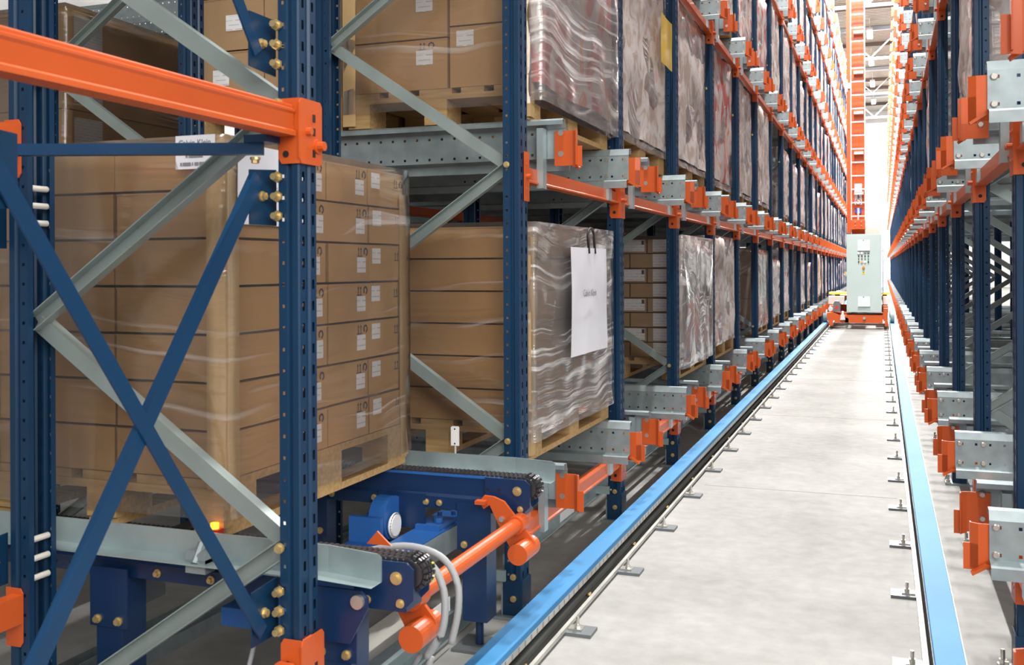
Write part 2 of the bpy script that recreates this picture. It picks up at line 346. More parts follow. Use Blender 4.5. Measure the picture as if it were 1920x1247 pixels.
STUD = MB().tube((0, 0, 0), (0, 0, .05), .007, 8).tube((0, 0, .0), (0, 0, .004), .018, 10).tube((0, 0, .004), (0, 0, .018), .013, 6).mesh('anchor_bolt', STEEL)
DEPTH = .866                                    # from the front post face to the rear post face
def cprof(w, d, t): return sheet([(-w / 2, d), (-w / 2, 0), (w / 2, 0), (w / 2, d)], -t)
def brace(z0, z1, o=1):
    m = MB(); m.sweep((-.055, 0, z0), (-DEPTH + .055, 0, z1), cprof(.037, .028, .003) if o > 0 else [(u, -w) for u, w in cprof(.037, .028, .003)], (0, 1, 0)); return m
BR_A = brace(0, .51).mesh('diagonal_brace', BRACE); BR_B = brace(0, -.515, -1).mesh('diagonal_brace', BRACE)
ALLB = MB()
for k in range(8):
    a, b = brace(.65 + 1.025 * k, 1.16 + 1.025 * k), brace(.65 + 1.025 * k, .135 + 1.025 * k, -1)
    ALLB.add(a.v, a.f); ALLB.add(b.v, b.f)
ALLB = ALLB.mesh('bracing', BRACE)
def frame_thing(side, n, x, label, group, detail):
    rz = 0 if side == 'left' else math.pi
    t = thing('upright_frame', label, 'upright', (x, YC(n), 0), rz, group)
    fp = part('post', POST, t, (0, 0, .012)); part('post', POST, t, (-DEPTH, 0, .012), math.pi)
    if side == 'left' and n <= 0 and x > -1.3: fp.scale = (.82, .88, 1)
    part('base_plate', PLATE, t); part('base_plate', PLATE, t, (-DEPTH, 0, 0), math.pi)
    if detail:
        part('foot_sleeve', SLEEVE, t, (0, 0, .012))
        for k in range(8):
            part('diagonal_brace', BR_A, t, (0, 0, .65 + 1.025 * k)); part('diagonal_brace', BR_B, t, (0, 0, .65 + 1.025 * k))
            if k < 4: part('bolt', BOLT, t, (-.051, -.046, .655 + 1.025 * k), rot=(R(90), 0, 0))
        part('anchor_bolt', STUD, t, (.03, -.055, .012)); part('anchor_bolt', STUD, t, (.03, .055, .012))
        for z in (.075, .155): part('bolt', BOLT, t, (-.03, -.05, z), rot=(R(90), 0, 0))
    else:
        part('bracing', ALLB, t, kind='stuff')
    return t
for n in range(-1, NB + 1):
    frame_thing('left', n, XF['left'], ('blue perforated upright frame, left rack, %s from the camera' % ordn(n + 1)) if n >= 0 else 'blue perforated upright frame ending the left rack beside the camera', 'uprights of the left rack', n <= 9)
    if n >= 0: frame_thing('right', n, XF['right'], 'blue perforated upright frame, right rack, %s from the camera' % ordn(n + 1), 'uprights of the right rack', n <= 9)
for n in range(-1, 7):
    frame_thing('left', n, XF['left'] - 1.46, 'blue upright frame in the second row of the left rack, %s from the camera' % ordn(n + 2), 'second row uprights of the left rack', n <= 3)
for n in range(1, 7):
    frame_thing('right', n, XF['right'] + 1.46, 'blue upright frame in the second row of the right rack, %s from the camera' % ordn(n), 'second row uprights of the right rack', n <= 3)

# ------------------------------------------------------------------ cross beams
def beam_mesh(L, big=False):
    m = MB()
    if not big: pr = [(-.05, .075), (-.002, .075), (-.002, .082), (-.008, .086), (-.008, .132), (-.05, .132)]
    else: pr = [(-.05, .062), (0, .062), (0, .072), (-.007, .077), (-.007, .112), (-.002, .117), (-.002, .122), (-.009, .125), (-.009, .131), (-.014, .135), (-.05, .135)]
    m.prism(pr, 'xz', .05, L - .05); return m.mesh('beam', ORANGE)
BEAM = beam_mesh(S)
def conn_mesh(h, s):                            # wraps the post: plate on the face and plate on the side
    m = MB()
    m.prism([(.046 * s, .012), (.046 * s, h - .012), (.036 * s, h), (-.001 * s, h), (-.001 * s, 0), (.036 * s, 0)], 'yz', .001, .005)
    m.prism([(.005, 0), (.005, h), (-.042, h), (-.05, h - .012), (-.05, .012), (-.042, 0)], 'xz', .0465 * s, .050 * s)
    m.tube((.004, .02 * s, h * .5), (.022, .02 * s, h * .5), .009, 8)
    m.tube((.004, .02 * s, h * .25), (.0065, .02 * s, h * .25), .007, 8).tube((.004, .02 * s, h * .75), (.0065, .02 * s, h * .75), .007, 8)
    return m.mesh('connector', ORANGE)
CN = {s: conn_mesh(.185, s) for s in (1, -1)}
HOLE = MB().tube((0, 0, 0), (0, 0, .0015), .008, 10).mesh('peg_hole', DARK)
def beam_thing(side, n, z, x, label, group, detail=True, bm=None, conn=None, L=S):
    rz = 0 if side == 'left' else math.pi
    y = YC(n) if side == 'left' else YC(n) + L
    t = thing('cross_beam', label, 'beam', (x, y, z), rz, group)
    part('beam', bm or BEAM, t)
    c = conn or CN
    a = part('connector', c[1], t, (0, 0, 0)); b = part('connector', c[-1], t, (0, L, 0))
    if detail:
        for o, yy in ((b, -.051), (a, .051)):
            for zz in (.03, .135): part('peg_hole', HOLE, o, (-.026, yy + (.0005 if yy < 0 else -.0005), zz), rot=(R(90 if yy < 0 else -90), 0, 0))
for side in ('left', 'right'):
    for lv in range(6):
        for n in range(0, 23):
            if side == 'left' and n == 0 and lv in (0, 1): continue
            beam_thing(side, n, ZB[lv] + ZO[side], XF[side], 'orange beam, %s rack, %s level, %s bay from the camera' % (side, LEV[lv], ordn(n + 1)), 'aisle beams of the %s rack' % side, n < 5)
fb = MB()
for side in ('left', 'right'):
    sx = 1 if side == 'left' else -1
    for lv in range(6):
        for n in range(23, NB):
            x = XF[side]; z = ZB[lv] + ZO[side]
            xs = sorted((x - .05 * sx, x - .004 * sx)); fb.box(*xs, YC(n) + .05, YC(n + 1) - .05, z + .075, z + .132)
            xs = sorted((x + .001 * sx, x + .005 * sx)); fb.box(*xs, YC(n + 1) - .05, YC(n + 1) + .05, z, z + .185)
o = thing('cross_beam', 'orange aisle beams of both racks in the farthest bays', 'beams', me=fb.mesh('cross_beam', ORANGE)); o['kind'] = 'stuff'
# deeper beams seen under the second level on the left
for n in range(0, 6):
    beam_thing('left', n, ZB[1], XF['left'] - 1.46, 'orange beam deep in the left rack, second level, %s bay from the camera' % ordn(n + 1), 'deep beams of the left rack', False)
    beam_thing('left', n, ZB[1], XF['left'] - 2.9, 'orange beam deepest in the left rack, second level, %s bay from the camera' % ordn(n + 1), 'deepest beams of the left rack', False)
# the short end bay beside the camera
LE = .95
def end_beam(z, x, lab, rz=0.0, ch=.15):
    t = thing('cross_beam', lab, 'beam', (x, YC(0) - (LE if rz == 0 else 0), z), rz, 'beams of the short end bay')
    part('beam', beam_mesh(LE, True), t)
    part('connector', conn_mesh(ch, 1), t); c = part('connector', conn_mesh(ch, -1), t, (0, LE, 0))
    if rz == 0: c.scale = (1, .9, 1)
    if rz: return
    c2 = part('face_plate', MB().prism([(-.049, .012), (-.049, ch - .012), (-.04, ch), (.04, ch), (.048, ch - .01), (.048, .01), (.04, 0), (-.04, 0)], 'yz', .005, .009).mesh('face_plate', ORANGE), t, (0, LE, 0))
    part('pin', MB().tube((.009, .025, .045), (.03, .025, .045), .011, 10).tube((.009, .025, .045), (.014, .025, .045), .017, 12).mesh('pin', ORANGE), t, (0, LE, 0))
    sl = MB().box(.0088, .0098, .006, .018, .10, .118).box(.0088, .0098, .006, .018, .068, .086).box(.0088, .0098, .006, .018, .018, .036).mesh('slot', DARK)
    part('slot', sl, c2)
    for zz in (.022, .128): part('peg_hole', HOLE, c, (-.03, -.0505, zz), rot=(R(90), 0, 0))
end_beam(1.54, XF['left'], 'big grooved orange beam running from the nearest upright to the camera side')
end_beam(.33, XF['left'] - .868, 'orange beam low at the left edge behind the blue bracing', math.pi)
end_beam(1.535, XF['left'] - .868, 'orange beam high at the left edge behind the rear post', math.pi)
end_beam(.262, XF['left'], 'orange beam at the foot of the nearest upright', 0.0, .185)

# ------------------------------------------------------------------ pallet rails
RL = 6.4; RX = .094                             # rail length, how far its end stands out of the rack face
def rail_mesh(s, L, holes=True):                # s=+1: the lane is on the -y side of the web
    m = MB()
    m.prism(sheet([(.0 * s, .162), (.012 * s, .192), (.040 * s, .195), (.046 * s, .188), (.046 * s, .172)], .003), 'yz', -L, 0)
    m.prism(sheet([(.0 * s, .044), (-.044 * s, .038), (-.047 * s, .034), (-.047 * s, 0)], .003), 'yz', -L, 0)
    def q(x0, x1, z0, z1): m.add([(x0, 0, z0), (x1, 0, z0), (x1, 0, z1), (x0, 0, z1)], [(0, 1, 2, 3)])
    P = .056
    zs = [(.044, .056, 0), (.056, .066, 1), (.066, .138, 0), (.138, .148, 1), (.148, .163, 0)]
    n = int((L if holes else 0) / P)
    for z0, z1, h in zs:
        if h and n:
            q(-.023, 0, z0, z1)
            for k in range(n - 1): q(-.033 - (k + 1) * P + .010, -.033 - k * P, z0, z1)
            q(-L, -.033 - (n - 1) * P, z0, z1)
        else: q(-L, 0, z0, z1)
    return m.mesh('rail_profile', GALV, fix=False)
def stop_mb(s):
    m = MB(); y = .004 * s
    m.prism(sheet([(-.045, y), (.030, y), (.052, y + .012 * s), (.052, y + .030 * s)], .004 * s), 'xy', .014, .150)
    m.prism(sheet([(.030, y), (.052, y + .012 * s), (.070, y + .012 * s)], .0042 * s), 'xy', .008, .088)
    m.prism([(.0, .03), (.012, .034), (.052, .008), (.048, .0)], 'xz', y - .030 * s, y - .004 * s)
    return m
RAILM = {s: rail_mesh(s, RL) for s in (1, -1)}
STOPM = {s: stop_mb(s).mesh('end_stop', ORANGE) for s in (1, -1)}
BRK = {s: MB().prism(sheet([(-.105, .050 * s), (-.079, .050 * s), (-.079, .006 * s)], .003), 'xy', -.075, .160).mesh('bracket', GALVW) for s in (1, -1)}
BRK2 = {s: MB().box(-.150, -.088, min(-.046 * s, .01 * s), max(-.046 * s, .01 * s), -.058, .0).mesh('bracket', GALVW) for s in (1, -1)}
RBOLT = MB().tube((0, 0, 0), (0, 0, .006), .0115, 12, .008).mesh('bolt', STEEL)
def rail_thing(side, n, lv, s, detail):
    sx = 1 if side == 'left' else -1
    rz = 0 if side == 'left' else math.pi
    # s=+1 far rail of lane n (beside upright n+1), s=-1 near rail (beside upright n)
    y = YC(n + 1) - .233 if s > 0 else YC(n) + .233
    z = ZB[lv] + .135 + ZO[side]
    lab = 'galvanised pallet rail with orange end stop, %s rack, %s level, %s lane, %s side' % (side, LEV[lv], ordn(n + 1), 'far' if s > 0 else 'near')
    ms = s if side == 'left' else -s
    t = thing('pallet_rail', lab, 'rail', (XF[side] + RX * sx, y, z), rz, 'pallet rails of the %s rack' % side)
    part('rail_profile', RAILM[ms], t); part('end_stop', STOPM[ms], t)
    if detail:
        part('bracket', BRK[ms] if s < 0 else BRK2[ms], t)
        fy = -1 if side == 'left' else 1        # camera-facing side of the web, in local y
        for x in ((-.018, -.112) if s > 0 else (-.02, )):
            for zz in (.061, .143): part('bolt', RBOLT, t, (x, fy * (.001 if s > 0 else .009), zz), rot=(R(90) * -fy * -1 if fy < 0 else R(-90), 0, 0))
    return t
for side in ('left', 'right'):
    for lv in range(6):
        for n in range(0, 12):
            for s in (1, -1):
                if side == 'left' and n == 0 and lv in (0, 1): continue
                rail_thing(side, n, lv, s, n <= 5 and lv <= 2)
m = MB()
for side in ('left', 'right'):
    sx = 1 if side == 'left' else -1
    for lv in range(6):
        for n in range(12, NB):
            for s in (1, -1):
                y = YC(n + 1) - .233 if s > 0 else YC(n) + .233
                x0 = XF[side] + RX * sx; z = ZB[lv] + .135 + ZO[side]
                xs = sorted((x0, x0 - 1.5 * sx)); m.mi = 0
                m.box(*xs, y - .002, y + .002, z + .04, z + .165)
                a, b = sorted((y, y + .045 * s)); m.box(*xs, a, b, z + .165, z + .195)
                a, b = sorted((y, y - .046 * s)); m.box(*xs, a, b, z, z + .04)
                m.mi = 1; xs = sorted((x0 - .03 * sx, x0 + .06 * sx)); a, b = sorted((y + .002 * s, y + .03 * s)); m.box(*xs, a, b, z + .012, z + .15)
o = thing('pallet_rail', 'galvanised pallet rails with orange stops of both racks in the farthest bays', 'rails', me=m.mesh('pallet_rail', [GALV, ORANGE])); o['kind'] = 'stuff'

# ------------------------------------------------------------------ pallets
def pallet_parts(full=True):
    """0.8 deep (x, towards -x) by 1.2 wide (y); origin at the middle of the front bottom edge"""
    d = {}
    top = []
    for k in range(5):
        w = .145 if k in (0, 2, 4) else .1
        x = [-.0725, -.2375, -.4, -.5625, -.7275][k]
        top.append(((x, 0, .133), (w, 1.2)))
    d['block'] = [(x, y) for x in (-.05, -.4, -.75) for y in (-.5275, 0, .5275)]
    return top, d
PB = {}
PB['wide'] = MB().box(-.0725, .0725, -.6, .6, 0, .022).mesh('deck_board', WOOD)
PB['slim'] = MB().box(-.05, .05, -.6, .6, 0, .022).mesh('deck_board', WOOD)
PB['bottom'] = MB().box(-.05, .05, -.6, .6, 0, .022).mesh('bottom_board', WOOD)
PB['cross'] = MB().box(-.8, 0, -.0725, .0725, 0, .022).mesh('stringer_board', WOOD)
PB['block'] = MB().box(-.05, .05, -.0725, .0725, 0, .078).mesh('block', WOOD)
pj = MB()
def pallet(loc, label, group='wooden pallets', detail=True, sy=1.0, rz=0.0):
    if not detail:
        t = thing('pallet', label, 'pallet', loc, rz, group, me=PJOIN); t.scale = (1, sy, 1); return t
    t = thing('pallet', label, 'pallet', loc, rz, group)
    for k, (x, y, z) in enumerate([(-.0725, 0, .122), (-.2375, 0, .122), (-.4, 0, .122), (-.5625, 0, .122), (-.7275, 0, .122)]):
        o = part('deck_board', PB['wide' if k % 2 == 0 else 'slim'], t, (x, 0, z)); o.scale = (1, sy, 1)
    for y in (-.5275, 0, .5275): part('stringer_board', PB['cross'], t, (0, y * sy, .1))
    for x in (-.05, -.4, -.75):
        part('bottom_board', PB['bottom'], t, (x, 0, 0)).scale = (1, sy, 1)
        for y in (-.5275, 0, .5275): part('block', PB['block'], t, (x, y * sy, .022))
    return t
for x, w in ((-.0725, .0725), (-.2375, .05), (-.4, .0725), (-.5625, .05), (-.7275, .0725)): pj.box(x - w, x + w, -.6, .6, .122, .144)
for y in (-.5275, 0, .5275): pj.box(-.8, 0, y - .0725, y + .0725, .1, .122)
for x in (-.05, -.4, -.75):
    pj.box(x - .05, x + .05, -.6, .6, 0, .022)
    for y in (-.5275, 0, .5275): pj.box(x - .05, x + .05, y - .0725, y + .0725, .022, .1)
PJOIN = pj.mesh('pallet', WOOD)

# ------------------------------------------------------------------ wrapped loads
def shell(d, w, h, seed, amp=.012, n=14, z0=-.09, openb=True, pinch=(), flare=.0):
    """film hull round a block d deep (towards -x), w wide, h tall; origin at the middle of the front bottom edge"""
    m = MB(); g = .010
    def disp(x, y, z, nx, ny):
        v = Vector((x * 2.6 + seed * 9.1, y * 2.6, z * 2.6))
        k = amp * (noise.noise(v) + .6 * noise.noise(v * 2.7) + .35 * abs(noise.noise(v * 6.1)))
        for zp, a in pinch: k -= a * math.exp(-((z - zp) / .05) ** 2)
        if z < .0: k += flare * (-z / .09)
        return max(k, -.007)
    per = []
    nd, nw, nh = max(4, int(n * d)), max(4, int(n * w)), max(5, int(n * h))
    x0, x1, y0, y1 = -d - g, g, -w / 2 - g, w / 2 + g
    for i in range(nw): per.append((x1, y0 + (y1 - y0) * i / nw, 1, 0))
    for i in range(nd): per.append((x1 - (x1 - x0) * i / nd, y1, 0, 1))
    for i in range(nw): per.append((x0, y1 - (y1 - y0) * i / nw, -1, 0))
    for i in range(nd): per.append((x0 + (x1 - x0) * i / nd, y0, 0, -1))
    rows = []
    for j in range(nh + 1):
        z = z0 + (h + g - z0) * j / nh
        rows.append([(x + nx * disp(x, y, z, nx, ny), y + ny * disp(x, y, z, nx, ny), z) for x, y, nx, ny in per])
    P = len(per); vs = [v for r in rows for v in r]; fs = []
    for j in range(nh):
        for i in range(P): fs.append((j * P + i, j * P + (i + 1) % P, (j + 1) * P + (i + 1) % P, (j + 1) * P + i))
    vs.append((-d / 2, 0, h + g + .004)); c = len(vs) - 1
    for i in range(P): fs.append((nh * P + i, nh * P + (i + 1) % P, c))
    m.add(vs, fs); return m
def lumpy(d, w, h, seed, n=9):
    """goods under the film: bulging sacks and cartons in layers"""
    m = shell(d - .02, w - .02, h - .006, seed + 50, .03, n, 0.0)
    m.v = [(x, y, max(0.0, z)) for x, y, z in m.v]; return m
LOADS = []
hs = [1.12, .98, 1.05, 1.14, .90, 1.10]
gm = [GOOD_A, GOOD_B, GOOD_A, GOOD_B, GOOD_R, GOOD_B]
for k in range(6):
    LOADS.append((lumpy(.80, 1.18, hs[k], k).mesh('goods', gm[k], True),
                  shell(.80, 1.20, hs[k], k, .016, 16, -.05, pinch=((.12, .012), (.55 + .05 * k, .01))).mesh('stretch_film', FILM3 if k % 2 else FILM2, True)))
def wrapped(loc, k, label, group, rz=0.0, sy=1.0, sz=1.0):
    t = thing('wrapped_load', label, 'wrapped load', loc, rz, group); t.scale = (1, sy, sz)
    part('goods', LOADS[k][0], t); part('stretch_film', LOADS[k][1], t); return t
PINKS = ['crumpled', 'pale', 'pinkish', 'greyish', 'red tinged', 'whitish']
PZ = .139                                       # pallet underside above the connector base... plus rail height
def rail_top(lv, side='left'): return ZB[lv] + .135 + .198 + ZO[side]
empty_left = {(0, 0), (0, 1), (0, 2), (0, 3), (0, 6), (0, 5), (0, 9), (1, 0), (1, 1), (1, 7), (0, 12), (2, 0), (2, 2), (1, 11)}
special = {(0, 1), (1, 1)}
for lv in range(6):
    for n in range(0, NB):
        if (lv, n) in empty_left or (lv == 5 and n < 6) or (lv == 5 and n % 3 == 1): continue
        if lv >= 2 and n < 2: continue
        k = (n * 5 + lv * 7 + n // 3) % 6
        if (lv, n) == (1, 2): k = 3
        z = rail_top(lv); yc = YC(n) + .75 + random.uniform(-.03, .03); x = -1.285 - random.uniform(0, .03)
        pallet((x, yc, z), 'wooden pallet, left rack, %s level, %s lane from the camera' % (LEV[lv], ordn(n + 1)), 'pallets of the left rack', n < 6 and lv < 2)
        sz = random.choice((.92, 1.0, .85, 1.02)) if lv else random.choice((.75, .8, .7, .85))
        if (lv, n) == (0, 4): sz = .86 / hs[k] * 1.0
        if lv == 1 and n in (2, 3, 4): sz = 1.07 / hs[k]
        sz = min(sz, (.86 if lv == 0 else 1.06) / hs[k])
        wrapped((x, yc, z + .146), k, '%s film wrapped load, left rack, %s level, %s lane from the camera' % (PINKS[k], LEV[lv], ordn(n + 1)), 'wrapped loads of the left rack', 0, 1, sz)
for lv, n in ((1, 2), (1, 5), (1, 9), (2, 3), (2, 7), (3, 4), (3, 9), (0, 14), (1, 15), (2, 12), (3, 16), (4, 10)):
    k = (n + lv) % 6; z = rail_top(lv, 'right'); yc = YC(n) + .75; x = .44
    pallet((x, yc, z), 'wooden pallet, right rack, %s level, %s lane from the camera' % (LEV[lv], ordn(n + 1)), 'pallets of the right rack', n < 3, rz=math.pi)
    wrapped((x, yc, z + .146), k, '%s film wrapped load, right rack, %s level, %s lane from the camera' % (PINKS[k], LEV[lv], ordn(n + 1)), 'wrapped loads of the right rack', math.pi)

# ------------------------------------------------------------------ floor rails of the stacker crane
def crane_rail(cx, lab, off, sides):
    y0, y1 = -3.0, YEND - .6
    t = thing('crane_rail', lab, 'rail', (cx, 0, 0))
    part('rail_head', MB().prism([(-.043, .108), (.043, .108), (.043, .128), (.041, .13), (-.041, .13), (-.043, .128)], 'xz', y0, y1).mesh('rail_head', RAILB), t, label='blue painted running surface')
    part('head_flank', MB().box(-.0435, .0435, y0, y1, .086, .108).mesh('head_flank', RAILS), t)
    part('rail_web', MB().prism([(-.018, .086), (.018, .086), (.018, .02), (.060, .02), (.060, .014), (-.060, .014), (-.060, .02), (-.018, .02)], 'xz', y0, y1).mesh('rail_web', RAILW), t)
    tk = MB()
    for k in range(260):
        for s in (-1, 1): tk.box(*sorted((.0436 * s, .0439 * s)), .5 + .06 * k, .5 + .06 * k + .012, .0875, .106)
    part('scale_mark', tk.mesh('scale_mark', INKG), t, kind='stuff')
    for s in (-1, 1):
        part('conductor_tube', MB().tube((.033 * s, y0, .050), (.033 * s, y1, .050), .016, 16).mesh('conductor_tube', RAILD, True), t)
        part('foot_flange', MB().box(*sorted((.052 * s, .066 * s)), y0, y1, .012, .026).mesh('foot_flange', RAILS), t)
    pl = MB().box(-.05, .05, -.045, .045, 0, .012).mesh('anchor_plate', GREY)
    cl = MB().box(-.03, .02, -.02, .02, .012, .018).tube((.0, 0, .018), (.0, 0, .030), .011, 6).tube((0, 0, .03), (0, 0, .056), .006, 8).mesh('anchor_bolt', STEEL)
    sm = MB().tube((0, 0, .026), (0, 0, .036), .009, 8).mesh('flange_bolt', BRASS)
    for s in sides:
        for k in range(78):
            y = off + .75 * (k - 6)
            if y > y1 - .2: break
            p = part('anchor_plate', pl, t, (s * .108, y, 0), 0 if s > 0 else math.pi); part('anchor_bolt', cl, p, (-.01, 0, 0))
            if s > 0 and cx < 0: part('flange_bolt', sm, t, (.046, y + .33, 0))
crane_rail(-1.12, 'blue topped floor rail along the left rack', 3.43, (1,))
crane_rail(.183, 'blue topped floor rail along the right rack', 4.24, (-1,))
# floor joints
jm = MB().box(-1.0, .07, -.004, .004, 0, .0012).mesh('joint', mat('joint_filler', (.30, .29, .27), .8))
fl = bpy.data.objects['floor']
for y in (3.0, 6.0, 9.0, 12.0, 15.0, 18.0, 21.0): part('joint', jm, fl, (0, y, 0))

# ------------------------------------------------------------------ galvanised channel along the foot of the left rack
t = thing('cable_channel', 'long galvanised channel running low behind the left rack uprights', 'cable channel', (-1.38, 0, .165))
part('channel', MB().prism(sheet([(.02, -.032), (0, -.032), (0, .032), (.02, .032)], -.003), 'xz', 3.62, YC(NB) - .2).mesh('channel', GALVW), t)
am = MB().box(-.0, .075, -.006, .006, -.02, .02).box(-.15, -.002, -.02, .02, .033, .037).mesh('arm', GALVW)
lp = MB().box(.003, .0045, -.13, .13, -.024, .024).mesh('name_plate', WHITE)
for n in range(1, 12):
    part('arm', am, t, (0, YC(n) - .075, 0))
    if n < 8: part('name_plate', lp, t, (0, YC(n) - .55, 0))

# pale bolts across the open back of the first rear post
zf = [o for o in bpy.data.objects if o.name.startswith('upright_frame') and o.get('label', '').endswith('left rack, first from the camera')][0]
zb_ = MB().tube((0, -.030, 0), (0, .030, 0), .008, 10).mesh('spacer_bolt', mat('pale_zinc', (.62, .60, .55), .5))
for z in (1.80, 1.845, 1.42, 1.465, 1.51, .50, .55, .60): part('spacer_bolt', zb_, zf, (-.812, 0, z))
# ------------------------------------------------------------------ blue cross bracing of the end bay
t = thing('cross_bracing', 'blue flat cross bracing bolted between the two nearest left uprights', 'bracing', (-1.335, 0, 0))
ys, ye = 1.945, 1.945 - .76
def gusset(y, z, s, up):
    k = 1 if up else -1                         # the strap leaves the plate on its lower (up) or upper side
    b = MB().prism([(y, z - .066), (y, z + .066), (y - .105 * s, z + (.058 if up else .066)), (y - .105 * s, z - (.066 if up else .058))], 'yz', -.004, 0)
    return b.mesh('gusset_plate', BLUE)
for zz, up in ((1.815, False), (1.465, True), (.51, True)):
    g = part('gusset_plate', gusset(ys + .078, zz, 1, up), t)
    part('bolt', BOLT, g, (.0, ys + .018, zz - .0), rot=(0, R(90), 0))
    part('gusset_plate', gusset(ye - .02, zz, -1, up), t)
    for k in (-1, 0, 1):
        part('bolt', MB().tube((0, 0, 0), (0, 0, .022), .008, 8).tube((0, 0, .0), (0, 0, .007), .013, 6).mesh('bolt', BRASS), g, (.028, ys + .042, zz + .045 * k), rot=(R(90), 0, 0))
def strap(ya, za, yb, zb, x):
    m = MB().bar((x, ya, za), (x, yb, zb), .006, .050, (1, 0, 0)).bar((x - .008, ya, za), (x - .008, yb, zb), .012, .005, (1, 0, 0))
    return m
def strap2(ya, za, yb, zb, x):
    d = Vector((yb - ya, zb - za)).normalized(); n = Vector((-d.y, d.x)) * .017
    m = MB()
    m.prism([(ya + n.x, za + n.y), (yb + n.x, zb + n.y), (yb - n.x, zb - n.y), (ya - n.x, za - n.y)], 'yz', x, x + .005)
    m.prism([(ya - n.x, za - n.y), (yb - n.x, zb - n.y), (yb - n.x * .8, zb - n.y * .8), (ya - n.x * .8, za - n.y * .8)], 'yz', x - .012, x)
    return m.mesh('strap', STRAP)
part('strap', strap2(ys, 1.508, ye, .472, .001), t); part('strap', strap2(ys, .472, ye, 1.508, .007), t)
part('strap', strap2(ys, 1.79, ye, 2.83, .001), t)
t = thing('plan_brace', 'thin blue horizontal brace reaching left from the nearest upright', 'brace', (-1.33, 1.96, 1.573))
part('bar', MB().bar((0, 0, 0), (-1.03, -.38, -.0), .03, .026).mesh('bar', STRAP), t)
part('lug', MB().box(-.03, .03, -.03, .03, .013, .03).mesh('lug', BLUE), t); part('bolt', BOLT, t, (-.02, -.0, -.02), rot=(R(180), 0, 0))
t = thing('cross_bracing', 'blue cross bracing at the left edge behind the rear post', 'bracing', (-2.135, 0, 0))
for zz, up in ((.55, True), (1.42, True)):
    g = part('gusset_plate', gusset(1.995, zz, 1, up), t); part('bolt', BOLT, g, (0, 1.95, zz), rot=(0, R(90), 0))
part('strap', strap2(1.94, 1.41, 1.2, .57, .001), t); part('strap', strap2(1.94, .57, 1.2, 1.41, .007), t); part('strap', strap2(1.95, .52, 1.2, -.0 + .05, .001), t)

# ------------------------------------------------------------------ cartons
def box_mesh(d, w, h, mt, tape='x'):
    g = .0035
    return MB().box(-d + g, -g, -w / 2 + g, w / 2 - g, 0, h - .007).mesh('carton_body', mt)
BM = {}
def carton(loc, d, w, h, label, group, mt=None, flap=True, stick=(), marks=(), rz=0.0, front=False):
    """origin: middle of the front (+x) bottom edge"""
    key = (round(d, 3), round(w, 3), round(h, 3), (mt or CARD).name)
    if key not in BM:
        tp = MB().box(-d - .001 + .0035, -.0035 + .0012, -.025, .025, h - .006, h - .0058)
        BM[key] = (box_mesh(d, w, h, mt or CARD),
                   MB().box(-d + .002, -.002, -w / 2 + .002, w / 2 - .002, h - .012, h - .0075).mesh('lid', mt or CARD))
    t = thing('carton', label, 'carton', loc, rz, group)
    part('carton_body', BM[key][0], t); part('lid', BM[key][1], t)
    for f, u, z, sw, sh in stick:               # f: 'f' front face, 's' near side face
        if f == 'f': part('sticker', STK(sw, sh), t, (-.0026, u, z), R(90))
        else:
            q = part('sticker', STK(sw, sh), t, (u, -w / 2 + .0026, z), 0)
            if sw > .12: part('code_block', CODE, q, (sw / 2 - .012, -.0013, sh / 2 - .018))
    for f, u, z in marks:
        if f == 'f': part('handling_mark', MARK, t, (-.0028, u, z), R(90))
        else: part('handling_mark', MARK, t, (u, -w / 2 + .0028, z), 0)
    return t
_st = {}
CODE = MB().box(-.009, .009, -.0006, 0, -.014, .014).mesh('code_block', INK)
def STK(w, h):
    k = (w, h)
    if k not in _st: _st[k] = MB().box(-w / 2, w / 2, -.0012, 0, -h / 2, h / 2).mesh('sticker', STICK)
    return _st[k]
mk = MB()
for k in range(9):                              # round arrow and two upright arrows printed on the board
    a = math.radians(-60 + 34 * k); mk.box(.026 + .011 * math.cos(a) - .003, .026 + .011 * math.cos(a) + .003, -.0006, 0, .011 * math.sin(a) - .003, .011 * math.sin(a) + .003)
for x in (-.022, -.006):
    mk.box(x - .0012, x + .0012, -.0006, 0, -.012, .012); mk.prism([(x - .005, .006), (x + .005, .006), (x, .014)], 'xz', -.0006, 0)
mk.box(-.030, .002, -.0006, 0, -.016, -.013)
MARK = mk.mesh('handling_mark', INK)
def text_mesh(body, size, name='lettering'):
    c = bpy.data.curves.new(name, 'FONT'); c.body = body; c.size = size; c.extrude = .0004; c.align_x = 'CENTER'; c.resolution_u = 3
    o = bpy.data.objects.new(name, c); COL.objects.link(o)
    dg = bpy.context.evaluated_depsgraph_get(); me = bpy.data.meshes.new_from_object(o.evaluated_get(dg))
    bpy.data.objects.remove(o); me.name = name; me.materials.clear(); me.materials.append(INKG); return me
def film_thing(me, loc, label, rz=0.0):
    return thing('stretch_film', label, 'stretch film', loc, rz, None, me)

